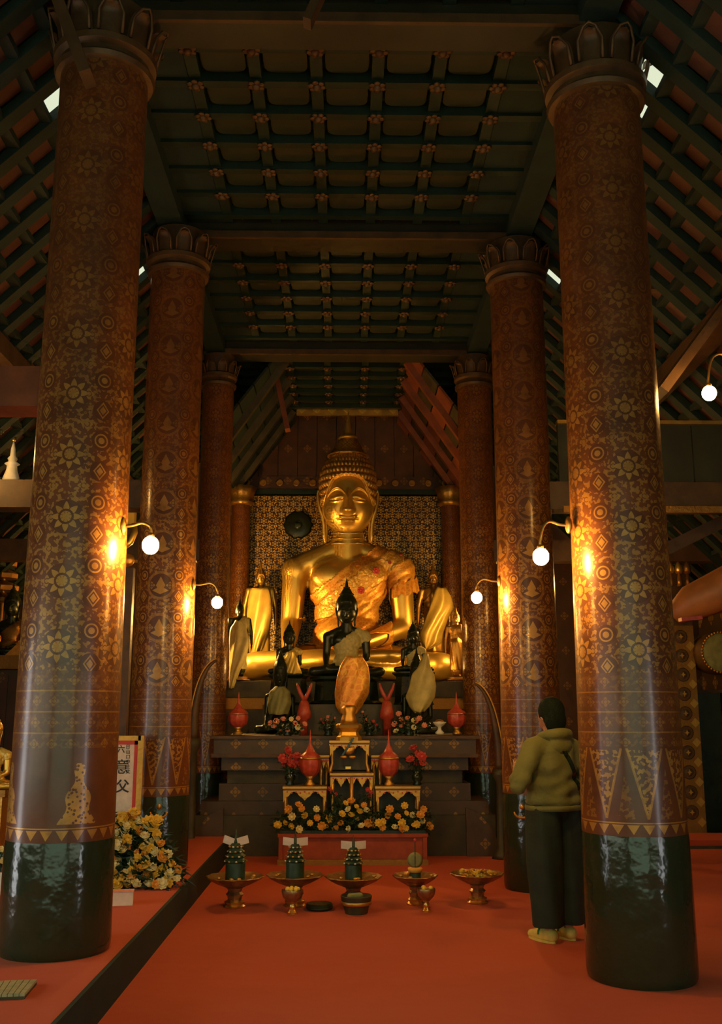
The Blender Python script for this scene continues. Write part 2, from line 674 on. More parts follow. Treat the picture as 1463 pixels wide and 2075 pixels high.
# lace of the great robe
m, t, bs = new_mat('orange_gold_lace')
c_ = coords(t)
vo = voronoi(t, 16, c_, 'DISTANCE_TO_EDGE')
n1 = noise(t, 2.5, 4, c_)
n2 = noise(t, 40, 2, c_)
setin(t, bs, 'Base Color', mix(t, (vo.lt(0.12) * 0.5 + (n1 - 0.4) * 2).clamp(), (0.80, 0.26, 0.03), (0.95, 0.52, 0.07)))
bs.inputs['Metallic'].default_value = 0.45
setin(t, bs, 'Roughness', 0.24 + n2 * 0.35)
bump(t, bs, n2 * 0.8 + vo * 1.0 + noise(t, 9, 3, c_) * 0.4, 0.40, 0.012)
M['lace'] = m
m, t, bs = new_mat('gold_brocade_sash')
c_ = coords(t)
vo = voronoi(t, 22, c_, 'F1')
n2 = noise(t, 50, 2, c_)
setin(t, bs, 'Base Color', mix(t, vo.lt(0.35), (0.86, 0.42, 0.06), (0.98, 0.66, 0.16)))
bs.inputs['Metallic'].default_value = 0.5
setin(t, bs, 'Roughness', 0.22 + n2 * 0.3)
bump(t, bs, n2 + vo, 0.5, 0.015)
M['brocade'] = m

# carpet
m, t, bs = new_mat('red_carpet')
c_ = coords(t)
n1 = noise(t, 1.1, 4, c_)
n2 = noise(t, 220, 2, c_)
setin(t, bs, 'Base Color', mix(t, (n1 * 0.7 + n2 * 0.3), (0.40, 0.045, 0.012), (0.56, 0.075, 0.022)))
bs.inputs['Roughness'].default_value = 0.85
bs.inputs['Sheen Weight'].default_value = 0.25
bs.inputs['Sheen Tint'].default_value = (1, 0.3, 0.15, 1)
bump(t, bs, noise(t, 1.8, 3, c_) * 4 + n2 * 0.25, 0.35, 0.012)
M['carpet'] = m

# bulbs: the glass itself gives off the light
_bm = {}
def bulb_mat(power, r):
    key = (round(power, 2), round(r, 3))
    if key not in _bm:
        m = bpy.data.materials.new('glowing_bulb')
        m.use_nodes = True
        t = m.node_tree
        em = t.nodes.new('ShaderNodeEmission')
        em.inputs[0].default_value = (*WARM, 1)
        em.inputs[1].default_value = power / (pi * 4 * pi * r * r)
        t.links.new(em.outputs[0], t.nodes['Material Output'].inputs[0])
        _bm[key] = m
    return _bm[key]

# ------------------------------------------------------------------ the shell
X_W = 4.9          # side walls
Y_B = 15.75        # back wall
Y_F = -5.4         # front wall
Z_C = 6.20         # nave ceiling


def roof_z(x): return 7.95 - abs(x)


floor = obj('floor', MB().bbox(-X_W, X_W, Y_F, Y_B, -0.2, 0.0), M['carpet'], kind='structure')
floor['label'] = 'red carpeted temple floor'
# raised floor of the west aisle with its dark wooden riser
pl = obj('floor', MB().bbox(-X_W, -1.228, Y_F, 12.9, 0.0, 0.21), M['carpet'], kind='structure')
pl['label'] = 'raised carpeted floor of the side aisle'
st = obj('trim_1', MB().bbox(-1.228, -1.205, Y_F, 12.9, 0.0, 0.214), M['roof_board'], kind='structure')
st['label'] = 'dark wooden riser along the raised floor'


def opening_wall(name, plane, fixed, a0, a1, z0, z1, holes, mat, th=0.12):
    """wall with rectangular holes (a-range, z-range); plane 'x' = wall at x=fixed spanning y"""
    mb = MB()
    xs = sorted({a0, a1} | {h[0] for h in holes} | {h[1] for h in holes})
    for i in range(len(xs) - 1):
        s0, s1 = xs[i], xs[i + 1]
        cut = [h for h in holes if h[0] <= s0 and h[1] >= s1]
        spans = [(z0, z1)] if not cut else [(z0, cut[0][2]), (cut[0][3], z1)]
        for q0, q1 in spans:
            if q1 - q0 < 1e-3: continue
            if plane == 'x':
                mb.bbox(fixed - th / 2, fixed + th / 2, s0, s1, q0, q1)
            else:
                mb.bbox(s0, s1, fixed - th / 2, fixed + th / 2, q0, q1)
    return obj(name, mb, mat, kind='structure')


M['wall_side'] = stencil_mat('side_wall_boards', (0.055, 0.026, 0.009), 0.42, 0.10, 0.5, 'yz', 0.42)
opening_wall('wall_left', 'x', -X_W, Y_F, Y_B, 0, 3.2, [(4.85, 5.55, 0.0, 2.1), (-3.0, 4.4, 0.8, 2.5)], M['wall_side'])
opening_wall('wall_right', 'x', X_W, Y_F, Y_B, 0, 3.2, [(1.5, 2.3, 0.0, 2.1), (-3.9, 1.1, 0.8, 2.5)], M['wall_side'])
for k, (wx, y0, y1) in enumerate(((-4.78, -3.0, 4.4), (4.78, -3.9, 1.1))):  # unseen windows added to hold the aisle fill lights
    wn = struct('window_%d' % (k + 1), 'long barred window of the side aisle')
    nb = 6 if k == 0 else 4
    for q in range(nb + 1):
        yy = y0 + (y1 - y0) * q / nb
        obj('mullion', MB().bbox(wx - 0.03, wx + 0.03, yy - 0.04, yy + 0.04, 0.8, 2.5), M['wood'], wn)
    obj('sill', MB().bbox(wx - 0.08, wx + 0.08, y0, y1, 0.74, 0.80), M['wood'], wn)
opening_wall('wall_front', 'y', Y_F, -X_W, X_W, 0, 7.9, [(-4.4, 4.4, 0.0, 4.7)], M['wood_dark'])

# back wall: lower stencilled field between the rear columns, border, gable boards above, plain aisle ends
wb = struct('wall_back', 'gold stencilled lacquer wall behind the great image')
obj('stencilled_field', MB().bbox(-1.75, 1.75, Y_B, Y_B + 0.1, 0, 4.98), M['wall_gold'], wb)
obj('border_rail', MB().bbox(-1.75, 1.75, Y_B - 0.05, Y_B + 0.05, 5.0, 5.08), M['batten'], wb)
bd = MB().bbox(-1.75, 1.75, Y_B - 0.03, Y_B + 0.05, 5.08, 5.30)
obj('rosette_border', bd, M['gable'], wb)
ring = MB().lathe([(0.030, 0), (0.052, 0.006), (0.062, 0.018), (0.052, 0.026), (0.030, 0.020)], 16)
ring.xf(Matrix.Rotation(pi / 2, 4, 'X'))
rm = ring.mesh('rosette', M['gold_dull'], True)
for k in range(13):
    link('rosette', rm, wb, (-1.62 + k * 0.27, Y_B - 0.03, 5.19))
obj('backing', MB().bbox(-1.78, 1.78, Y_B + 0.09, Y_B + 0.14, 0, 6.9), M['roof_board'], wb)
# gable boards, each its own plank
for k in range(11):
    x0 = -1.75 + k * 0.318
    obj('board', MB().bbox(x0 + 0.004, x0 + 0.314, Y_B - 0.01 - 0.008 * (k % 2), Y_B + 0.09, 5.30, 6.6), M['gable'], wb)
obj('aisle_end', MB().bbox(-X_W, -1.75, Y_B - 0.02, Y_B + 0.1, 0, 6.6), M['gable'], wb)
obj('aisle_end', MB().bbox(1.75, X_W, Y_B - 0.02, Y_B + 0.1, 0, 6.6), M['gable'], wb)
# dark round disc in low relief on the back wall
ro = thing('wall_disc', 'dark round disc on the gold patterned wall beside the great head', 'ornament', at(604, 1064, Y_B - 0.03))
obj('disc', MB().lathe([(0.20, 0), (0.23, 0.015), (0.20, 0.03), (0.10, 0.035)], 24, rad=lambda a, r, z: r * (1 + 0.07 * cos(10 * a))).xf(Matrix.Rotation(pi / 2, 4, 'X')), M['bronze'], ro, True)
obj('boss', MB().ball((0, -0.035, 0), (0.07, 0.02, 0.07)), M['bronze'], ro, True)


# ------------------------------------------------------------------ nave ceiling
ceil = struct('ceiling', 'dark coffered wooden ceiling with small gilt rosettes')
NX = 6
BAYS = [(3.15, 5.85), (6.15, 8.90), (9.20, 12.05), (12.45, 14.95)]
ros = MB()
for k in range(6):
    a = k * pi / 3
    ros.ball((0.045 * cos(a), 0.045 * sin(a), -0.012), (0.028, 0.028, 0.010), 6, 4)
ros.lathe([(0.034, 0.0), (0.030, -0.03), (0.012, -0.045)], 8)
rosm = ros.mesh('rosette', M['capital'], True)
for bi, (y0, y1) in enumerate(BAYS):
    hw = 1.15 if bi < 3 else 0.78
    nx = 5 if bi < 3 else 3
    sx = 2 * hw / nx if bi < 3 else 0.46
    ny = 6
    dy = (y1 - y0 - 0.3) / ny
    obj('backing', MB().bbox(-1.7, 1.7, y0 - 0.2, y1 + 0.2, Z_C + 0.09, Z_C + 0.12), M['roof_board'], ceil)
    xs = [-hw + i * (2 * hw / nx) for i in range(nx + 1)]
    ys = [y0 + 0.15 + j * dy for j in range(ny + 1)]
    for xx in xs:
        obj('batten', MB().bbox(xx - 0.045, xx + 0.045, y0, y1, Z_C - 0.01, Z_C + 0.09), M['batten'], ceil)
    for yy in ys:
        obj('cross_batten', MB().bbox(-1.6, 1.6, yy - 0.04, yy + 0.04, Z_C - 0.03, Z_C + 0.09), M['batten'], ceil)
    w_, d_ = (2 * hw / nx - 0.13) / 2, (dy - 0.11) / 2
    oc = []
    for k in range(16):
        a = 2 * pi * k / 16
        oc.append((w_ * np.sign(cos(a)) * abs(cos(a)) ** 0.45, d_ * np.sign(sin(a)) * abs(sin(a)) ** 0.45))
    pm = MB().prism(oc, 0, 0.05, map=lambda v: Vector((v.x, v.z, -v.y))).mesh('coffer_panel', M['coffer'])
    for i in range(nx):
        for j in range(ny):
            link('coffer_panel', pm, ceil, ((xs[i] + xs[i + 1]) / 2, (ys[j] + ys[j + 1]) / 2, Z_C + 0.085))
    for xx in xs:
        for yy in ys[:-1]:
            link('rosette', rosm, ceil, (xx, yy, Z_C - 0.03), (0, 0, random.random()))
# blind strips beside the coffers
for sx in (-1, 1):
    obj('side_strip', MB().bbox(min(sx * 1.2, sx * 1.95), max(sx * 1.2, sx * 1.95), 2.0, 12.1, Z_C + 0.0, Z_C + 0.05), M['roof_board'], ceil)
obj('rear_boards', MB().bbox(-2.0, 2.0, 15.16, 15.95, 6.33, 6.38), M['roof_board'], ceil)
obj('near_boards', MB().bbox(-1.95, 1.95, Y_F, 3.0, Z_C + 0.0, Z_C + 0.05), M['roof_board'], ceil)
# sloping sides of the rear bay, planked
for sx in (-1, 1):
    sl = struct('ceiling', 'sloping boarded ceiling over the %s side of the altar bay' % ('window' if sx < 0 else 'lamp'))
    a, b = Vector((sx * 0.84, 0, 6.22)), Vector((sx * 1.78, 0, 4.95))
    for k in range(5):
        p, q = a.lerp(b, k / 5), a.lerp(b, (k + 0.93) / 5)
        nrm = Vector((sx * 0.8, 0, 0.6)) * 0.03
        mb = MB()
        mb.add([p + Vector((0, 12.4, 0)), q + Vector((0, 12.4, 0)), q + Vector((0, Y_B, 0)), p + Vector((0, Y_B, 0)),
                p + nrm + Vector((0, 12.4, 0)), q + nrm + Vector((0, 12.4, 0)), q + nrm + Vector((0, Y_B, 0)), p + nrm + Vector((0, Y_B, 0))],
               [(0, 1, 2, 3), (4, 7, 6, 5), (0, 4, 5, 1), (1, 5, 6, 2), (2, 6, 7, 3), (3, 7, 4, 0)])
        obj('board', mb, M['roof_board'] if sx < 0 else (M['wood_red'] if k % 2 == 0 else M['wood_dark']), sl)
    for yy in (12.75, 13.5, 14.25, 15.0):
        obj('rafter', MB().beam(a + Vector((sx * -0.02, yy, -0.04)), b + Vector((sx * -0.02, yy + 0.25, -0.04)), 0.10, 0.09, (sx * 0.8, 0, 0.6)), M['wood_dark'] if sx < 0 else M['wood_red'], sl)

# cross beams over the columns
for k, yy in enumerate((2.9, 5.98, 9.05, 12.22)):
    b = obj('trim_%d' % (k + 2), MB().bbox(-1.95, 1.95, yy - 0.13, yy + 0.13, 6.03, 6.32), M['beam'], kind='structure')
    b['label'] = 'stencilled cross beam resting on the column pair'
    obj('moulding', MB().bbox(-1.6, 1.6, yy - 0.165, yy - 0.13, 6.03, 6.10), M['wood'], b)
for sx in (-1, 1):
    b = obj('trim_%d' % (7 if sx > 0 else 6), MB().bbox(sx * 1.68 - 0.12, sx * 1.68 + 0.12, Y_F, 15.7, 6.05, 6.30), M['roof_board'], kind='structure')
    b['label'] = 'long wall plate over the row of columns'
# panel with gilt diamonds that closes the far end of the ceiling
fp = thing('gilt_frieze', 'narrow frieze board with a row of gilt diamonds above the tip of the great image', 'frieze', (0.02, 14.95, 6.10))
obj('board', MB().bbox(-0.80, 0.80, -0.03, 0.03, 0.0, 0.17), M['gold_old'], fp)
dm = MB().prism([(-0.065, 0), (0, -0.06), (0.065, 0), (0, 0.06)], -0.05, -0.03).mesh('diamond', M['gold'])
for k in range(7):
    link('diamond', dm, fp, (-0.72 + k * 0.24, 0, 0.085))

# hanging slanted board ends near the top of the picture
hb = thing('hanging_strut', 'short slanting wooden strut hanging from the ceiling at the top edge', 'strut')
a_, b_ = at(622, 48, 5.2), at(662, -40, 5.2)
obj('strut_board', MB().beam(a_, b_ + (b_ - a_) * 0.35, 0.05, 0.10, (0, 1, 0)), M['wood'], hb)
for (p0, p1, Y, w, nm, lb) in (((178, 160), (95, -60), 5.30, 0.17, 'brace', 'dark wooden brace leaning on the head of the nearest column opposite the visitor'),
                           ((552, 722), (583, 872), 13.2, 0.19, 'brace', 'upright slanting brown board beside the frieze in the altar bay'),
                           ((1335, 800), (1490, 590), 6.9, 0.26, 'brace', 'broad diagonal brace behind the column in front of the visitor'),
                           ((850, 740), (938, 880), 12.9, 0.14, 'brace', 'red slanting rafter above the golden column beside the altar')):
    br = thing(nm, lb, 'brace')
    obj('timber', MB().beam(at(*p0, Y), at(*p1, Y), 0.07, w, (0, 1, 0)), M['wood'] if Y < 13 else M['wood_red'], br)


# ------------------------------------------------------------------ aisle roofs: rafters, battens, tiles, boards, daylight gaps
def build_roof(sx, gaps, label):
    rf = struct('ceiling', label)
    rows = 17          # down the slope
    cy = 0.36
    y_start = 3.0
    ncol = 35
    u0 = 1.80
    du = (X_W + 0.5 - u0) / rows
    # boards above the tiles, with the gaps left open
    sheet = MB()
    tile = MB()
    # tile in slope space: u along the slope (x), v along y
    s2 = sqrt(0.5)
    L = du / s2 * s2
    tw, tl = cy * 0.60, du * 0.98
    tile.add([(0, -tw / 2, 0), (tl, -tw / 2, -tl), (tl, tw / 2, -tl), (0, tw / 2, 0),
              (0.02, -tw / 2, 0.03), (tl + 0.02, -tw / 2, -tl + 0.0), (tl + 0.02, tw / 2, -tl + 0.0), (0.02, tw / 2, 0.03)],
             [(0, 1, 2, 3), (4, 7, 6, 5), (0, 4, 5, 1), (1, 5, 6, 2), (2, 6, 7, 3), (3, 7, 4, 0)])
    if sx < 0:
        tile.xf(Matrix.Scale(-1, 4, (1, 0, 0)))
    tm = tile.mesh('tile', M['tile'])
    cells = []
    far = MB()
    for j in range(ncol):
        for i in range(rows):
            x = u0 + i * du
            y = y_start + (j + 0.5) * cy
            if (i, j) in gaps:
                continue
            sheet.add([(sx * x, y - cy / 2, roof_z(x) + 0.07), (sx * (x + du), y - cy / 2, roof_z(x + du) + 0.07),
                       (sx * (x + du), y + cy / 2, roof_z(x + du) + 0.07), (sx * x, y + cy / 2, roof_z(x) + 0.07)], [(0, 1, 2, 3)])
            # only tiles the nave looks onto
            if y > 12.9: continue
            cells.append((y + abs(x) * 0.2, i, j, x, y))
    cells.sort()
    n = 0
    for d, i, j, x, y in cells:
        jx = random.uniform(-0.01, 0.01)
        p = (sx * (x + jx), y + (cy * 0.0 if i % 2 == 0 else 0.0) + random.uniform(-0.012, 0.012), roof_z(x) + 0.035 + random.uniform(-0.008, 0.008))
        if n < 290:
            link('tile', tm, rf, p, (random.uniform(-0.03, 0.03), 0, random.uniform(-0.05, 0.05)))
            n += 1
        else:
            vs = [Vector(v) + Vector(p) for v in tile.v]
            far.add(vs, tile.f)
    obj('tile_field', far, M['tile'], rf, kind='stuff')
    obj('roof_boards', sheet, M['roof_board'], rf)
    obj('front_boards', MB().add([(sx * 1.7, Y_F, roof_z(1.7) + 0.07), (sx * (X_W + 0.6), Y_F, roof_z(X_W + 0.6) + 0.07), (sx * (X_W + 0.6), y_start, roof_z(X_W + 0.6) + 0.07), (sx * 1.7, y_start, roof_z(1.7) + 0.07)], [(0, 1, 2, 3)]), M['roof_board'], rf)
    for j in range(ncol + 1):
        y = y_start + j * cy
        obj('rafter', MB().beam((sx * 1.75, y, roof_z(1.75) - 0.01), (sx * (X_W + 0.5), y, roof_z(X_W + 0.5) - 0.01), 0.12, 0.07, (0, 0, 1)), M['roof_board'], rf)
    for i in range(rows + 1):
        x = u0 + i * du
        obj('batten', MB().bbox(sx * x - 0.055, sx * x + 0.055, y_start, y_start + ncol * cy, roof_z(x) + 0.0, roof_z(x) + 0.05), M['roof_board'], rf)
    obj('purlin', MB().bbox(sx * 3.1 - 0.09, sx * 3.1 + 0.09, 0, Y_B, roof_z(3.1) - 0.28, roof_z(3.1) - 0.10), M['wood'], rf)
    return rf


def roof_cell(px, py):
    d = ray(px, py)
    sx = -1 if d.x < 0 else 1
    # z = 7.95 - |x|  ->  H + dz t = 7.95 - |dx| t
    t = (7.95 - H) / (d.z + abs(d.x))
    x, y = abs(d.x * t), d.y * t
    du = (X_W + 0.5 - 1.80) / 17
    return int((x - 1.80) // du), int((y - 3.0) // 0.36)


gL = {roof_cell(88, 238), roof_cell(106, 178), roof_cell(296, 560)}
gR = {roof_cell(1288, 150), roof_cell(1275, 195), roof_cell(1110, 562), roof_cell(918, 768)}
build_roof(-1, gL, 'underside of the tiled aisle roof with a daylight gap, opposite the visitor')
build_roof(1, gR, 'underside of the tiled aisle roof above the standing visitor')

# aisle tie beams
AB = []
for sx in (-1, 1):
    for k, yy in enumerate((2.9, 6.0, 9.05, 12.2)):
        if sx > 0 and k == 1:
            continue
        x0, x1 = sorted((sx * 1.75, sx * X_W))
        b = obj('trim_%d' % (8 + len(AB)), MB().bbox(x0, x1, yy - 0.12, yy + 0.12, 3.35, 3.61), M['wood_red'] if sx < 0 and k < 2 else M['wood'], kind='structure')
        b['label'] = 'red tie beam crossing the side aisle'
        AB.append(b)
# boarded screen above the tie beam in the right aisle
scr = thing('boarded_screen', 'dark boarded screen with a thin gilt top edge in the aisle behind the visitor', 'screen', (0, 9.0, 0))
for k in range(9):
    x0 = 2.0 + k * 0.32
    obj('board', MB().bbox(x0 + 0.005, x0 + 0.315, -0.02 + 0.01 * (k % 2), 0.03, 3.62, 4.18), M['screen'], scr)
obj('gilt_edge', MB().bbox(2.0, 4.88, -0.05, 0.04, 4.18, 4.215), M['gold_old'], scr)
obj('lower_rail', MB().bbox(2.0, 4.88, -0.16, -0.13, 3.30, 3.36), M['gold_dull'], scr)
hb2 = thing('upper_rail', 'thin horizontal rail below the tiled roof above the aisle lamp', 'rail')
p = at(1325, 582, 8.2)
obj('bar', MB().bbox(p.x - 0.1, X_W - 0.8, 8.15, 8.25, p.z - 0.04, p.z + 0.03), M['wood'], hb2)
sb = thing('slanting_beam', 'thick slanting red lacquered beam glowing in lamp light at the aisle edge', 'beam')
obj('timber', MB().tube([at(1366, 1246, 9.6), at(1400, 1222, 9.5), at(1500, 1180, 9.4), at(1640, 1120, 9.2)], [0.10, 0.17, 0.22, 0.24], 14), M['wood_red_lit'], sb, 'auto')
obj('end_block', MB().beam(at(1378, 1256, 9.4), at(1420, 1252, 9.4), 0.10, 0.035), M['red_pat'], sb)
sb2 = thing('slanting_beam', 'dark slanting beam under the boarded screen, above the glowing red beam', 'beam')
obj('timber', MB().beam(at(1340, 1118, 9.5), at(1560, 1010, 9.5), 0.12, 0.22, (0, 1, 0)), M['wood'], sb2)


# ------------------------------------------------------------------ columns
leaf = MB()
def leaf_fn(i, j):
    w = 0.085 * (1 - 0.15 * j) * sqrt(max(0, 1 - (max(0, j - 0.55) / 0.45) ** 2))
    out = 0.02 + 0.06 * j * j + (0.06 * max(0, j - 0.7) / 0.3)
    x = (i - 0.5) * 2 * w
    return Vector((x, -out - 0.02 * (1 - (2 * i - 1) ** 2), 0.30 * j - 0.05 * max(0, j - 0.85) / 0.15))
leaf.grid(leaf_fn, 6, 10)
leaf.tube([Vector((-0.075, -0.05, 0.02)), Vector((-0.08, -0.09, 0.18)), Vector((-0.04, -0.13, 0.27)), Vector((0, -0.155, 0.285)), Vector((0.04, -0.13, 0.27)), Vector((0.08, -0.09, 0.18)), Vector((0.075, -0.05, 0.02))], 0.011, 6)


def make_column(name, label, x, y, z0, r, top, mat, cap=True, group=None, foot_top=0.80, nose=True):
    c = thing(name, label, 'column', (x, y, 0), 0, group)
    c['kind'] = 'thing'
    n = 64
    # shaft: object origin at floor level so the stencil bands line up
    prof = [(r * 1.0, foot_top - 0.0), (r * 0.985, 1.6), (r * 0.955, 3.0), (r * 0.945, 4.5), (r * 0.95, top - 0.05), (r * 0.95, top)]
    full = []
    for i in range(len(prof) - 1):
        for k in range(6):
            a = k / 6
            full.append((prof[i][0] * (1 - a) + prof[i + 1][0] * a, prof[i][1] * (1 - a) + prof[i + 1][1] * a))
    full.append(prof[-1])
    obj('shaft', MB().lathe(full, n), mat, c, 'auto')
    obj('foot', MB().lathe([(r * 0.99, z0), (r * 1.02, z0 + 0.02), (r * 1.03, z0 + 0.05), (r * 1.025, 0.4), (r * 1.012, foot_top - 0.02), (r * 1.0, foot_top + 0.004)], n), M['foot'], c, 'auto')
    if cap:
        obj('capital_ring', MB().lathe([(r * 0.95, top - 0.20), (r * 1.06, top - 0.19), (r * 1.10, top - 0.16), (r * 1.0, top - 0.13), (r * 1.0, top - 0.10),
                                        (r * 1.12, top - 0.08), (r * 1.14, top - 0.04), (r * 1.02, top - 0.02)], 40), M['capital'], c, 'auto')
        me = leaf_mesh(r)
        nn = 10
        for k in range(nn):
            a = 2 * pi * (k + 0.5) / nn
            link('capital_leaf', me, c, (r * 0.93 * sin(a), -r * 0.93 * cos(a), top - 0.04), (0, 0, a))
        obj('abacus', MB().lathe([(r * 0.9, top), (r * 0.95, 6.03)], 24), M['wood'], c, 'auto')
    return c


_lm = {}
def leaf_mesh(r):
    k = round(r, 2)
    if k not in _lm:
        mb = MB(); mb.v = list(leaf.v); mb.f = list(leaf.f)
        mb.xf(Matrix.Diagonal((0.95 * r / 0.29, 0.8 * r / 0.29, 0.78 * r / 0.29, 1)))
        _lm[k] = mb.mesh('capital_leaf', M['capital'], True)
    return _lm[k]


COLS = [
    ('near', -1.60, 5.84, 0.21, 0.295, 5.75, 'col_l', 'nearest red column opposite the visitor, gold rosettes and a black foot on the raised floor'),
    ('near', 1.715, 6.08, 0.0, 0.305, 5.75, 'col', 'nearest red column hiding part of the visitor, gold lotus stencils above a black foot'),
    ('mid', -1.62, 8.88, 0.21, 0.27, 5.78, 'col_b', 'second red column with gold medallions, rising behind the yellow flowers'),
    ('mid', 1.67, 9.05, 0.0, 0.27, 5.78, 'col_b', 'second red column with gold medallions, standing just behind the visitor'),
    ('far', -1.65, 12.2, 0.0, 0.21, 5.80, 'col', 'third column beside the altar on the flower heap side'),
    ('far', 1.66, 12.2, 0.0, 0.23, 5.80, 'col', 'third column beside the altar on the visitor side'),
]
for _, x, y, z0, r, top, mt, lb in COLS:
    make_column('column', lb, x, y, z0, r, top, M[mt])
# slimmer rear columns against the back wall
for x, lb in ((-1.66, 'slim rear column at the back wall behind the cream robed standing figure'), (1.66, 'slim golden rear column at the back wall behind the draped standing figure')):
    make_column('column', lb, x, 15.35, 0.0, 0.155, 4.95, M['col'], cap=False)
    c = COL.objects[-1]
for o in list(COL.objects):
    if o.name.startswith('column') and o.type == 'EMPTY' and abs(o.location.y - 15.35) < 0.01:
        obj('capital', MB().lathe([(0.15, 4.72), (0.20, 4.76), (0.17, 4.80), (0.19, 4.9), (0.24, 5.02), (0.20, 5.02)], 24, rad=lambda a, r, z: r * (1 + 0.06 * cos(8 * a))), M['gold_old'], o, True)

# small gilt hook ornament on the black foot of the second columns
for px, Y in ((322, 8.6), (1058, 8.77)):
    p = at(px, 1640, Y)
    th_ = thing('gilt_pendant', 'small gilt pendant on the black foot of the column %s' % ('behind the yellow flowers' if px < 700 else 'behind the visitor'), 'ornament', p)
    obj('bead', MB().ball((0, 0, 0.02), 0.022), M['gold_old'], th_, True)
    obj('crescent', MB().tube([(0.07 * cos(a), -0.005, -0.02 + 0.05 * sin(a)) for a in [pi + k * pi / 8 for k in range(9)]], [0.006, 0.009, 0.011, 0.013, 0.014, 0.013, 0.011, 0.009, 0.006], 6), M['gold_old'], th_, True)


# ------------------------------------------------------------------ lamps
def make_lamp(bpos, wall, label, power=LAMP_W, br=0.05):
    bpos, wall = Vector(bpos), Vector(wall)
    t = thing('wall_lamp', label, 'lamp', bpos, 0)
    d = wall - bpos
    ctrl = [Vector((0, 0, br * 1.35)), Vector((0, 0, br + 0.05)), Vector((d.x * 0.12, d.y * 0.12, br + 0.02 + (d.z - br) * 0.75)),
            Vector((d.x * 0.35, d.y * 0.35, d.z + 0.015)), Vector((d.x * 0.7, d.y * 0.7, d.z + 0.0)), d]
    pts = []
    for i in range(len(ctrl) - 1):      # smooth the bends a little
        for k in range(4):
            p0 = ctrl[max(i - 1, 0)]; p1 = ctrl[i]; p2 = ctrl[i + 1]; p3 = ctrl[min(i + 2, len(ctrl) - 1)]
            s = k / 4
            pts.append(0.5 * ((2 * p1) + (p2 - p0) * s + (2 * p0 - 5 * p1 + 4 * p2 - p3) * s * s + (3 * p1 - p0 - 3 * p2 + p3) * s ** 3))
    pts.append(ctrl[-1])
    obj('arm', MB().tube(pts, 0.009, 8), M['brass'], t, True)
    obj('socket', MB().lathe([(0.018, br * 0.8), (0.022, br * 1.0), (0.020, br * 1.35), (0.010, br * 1.5)], 14), M['brass'], t, True)
    u = d.normalized()
    obj('wall_plate', MB().ball(d, (0.022, 0.035, 0.055), 12, 8), M['brass'], t, True)
    b = obj('bulb', MB().ball((0, 0, 0), (br, br, br * 1.08), 16, 10), bulb_mat(power, br), t, True)
    b['label'] = 'glowing round bulb'
    return t


p = at(305, 1105, 5.75); make_lamp(p, at(249, 1066, 5.78), 'lit bulb on a curved arm from the nearest column opposite the visitor')
p = at(1096, 1128, 5.95); make_lamp(p, at(1152, 1064, 6.0), 'lit bulb on a curved arm from the column that hides the visitor')
p = at(440, 1221, 8.8); make_lamp(p, at(392, 1185, 8.82), 'lit bulb on the second column above the flower heap side')
p = at(966, 1211, 8.95); make_lamp(p, at(1012, 1178, 9.0), 'lit bulb on the second column behind the visitor, nearest the altar')
p = at(1437, 797, 6.6)
make_lamp(p, at(1500, 722, 6.6), 'lit bulb on a hooked arm high in the aisle near the picture edge', LAMP_W * 0.55)
# timber that carries the aisle lamp, just out of the picture
q = at(1500, 722, 6.6)
ps = thing('lamp_post', 'square timber post carrying the aisle lamp', 'post', (q.x + 0.07, 6.6, 0))
obj('post_shaft', MB().bbox(-0.06, 0.06, -0.06, 0.06, 0, roof_z(q.x + 0.07) - 0.1), M['wood'], ps)
for sx, w_ in ((-1, 4.2), (1, 1.6)):
    q = Vector((sx * 1.80, 13.05, 2.75))
    make_lamp(q, (sx * 1.68, 12.42, 2.95), 'lit bulb hidden behind the third column %s' % ('on the flower heap side' if sx < 0 else 'on the visitor side'), LAMP_W * w_)
# the same kind of lamp burns in the opposite aisle, out of the picture
q = Vector((-3.45, 8.3, 3.75))
make_lamp(q, q + Vector((-0.35, 0, 0.2)), 'lit bulb in the aisle opposite the visitor, beyond the picture edge', LAMP_W * 0.5)
ps = thing('lamp_post', 'square timber post in the opposite aisle carrying a lamp', 'post', (-3.87, 8.3, 0))
obj('post_shaft', MB().bbox(-0.06, 0.06, -0.06, 0.06, 0.21, roof_z(3.87) - 0.1), M['wood'], ps)
q = Vector((2.85, 10.6, 2.9))
make_lamp(q, q + Vector((0.25, 0, 0.2)), 'lit bulb deep in the aisle behind the visitor, hidden by the columns', LAMP_W * 0.6)
ps = thing('lamp_post', 'square timber post deep in the aisle behind the visitor', 'post', (3.17, 10.6, 0))
obj('post_shaft', MB().bbox(-0.06, 0.06, -0.06, 0.06, 0.0, roof_z(3.17) - 0.12), M['wood'], ps)


# ------------------------------------------------------------------ sculpted figures
def fuse(name, mb, mat, voxel, smooth=6, parent=None, loc=(0, 0, 0), keep=False):
    """one continuous skin round overlapping closed volumes"""
    me = mb.mesh(name, mat)
    o = bpy.data.objects.new(name, me)
    COL.objects.link(o)
    r = o.modifiers.new('r', 'REMESH')
    r.mode = 'VOXEL'
    r.voxel_size = voxel
    r.use_smooth_shade = True
    if smooth:
        s = o.modifiers.new('s', 'SMOOTH')
        s.factor = 0.5
        s.iterations = smooth
    dg = bpy.context.evaluated_depsgraph_get()
    out = bpy.data.meshes.new_from_object(o.evaluated_get(dg))
    out.name = name
    bpy.data.objects.remove(o)
    bpy.data.meshes.remove(me)
    out.materials.clear()
    out.materials.append(mat)
    out.polygons.foreach_set('use_smooth', [True] * len(out.polygons))
    if keep:
        return out
    return link(name, out, parent, loc)


def arrays(me):
    n = len(me.vertices)
    co = np.empty(n * 3); me.vertices.foreach_get('co', co)
    no = np.empty(n * 3); me.vertex_normals.foreach_get('vector', no)
    return co.reshape(-1, 3), no.reshape(-1, 3)


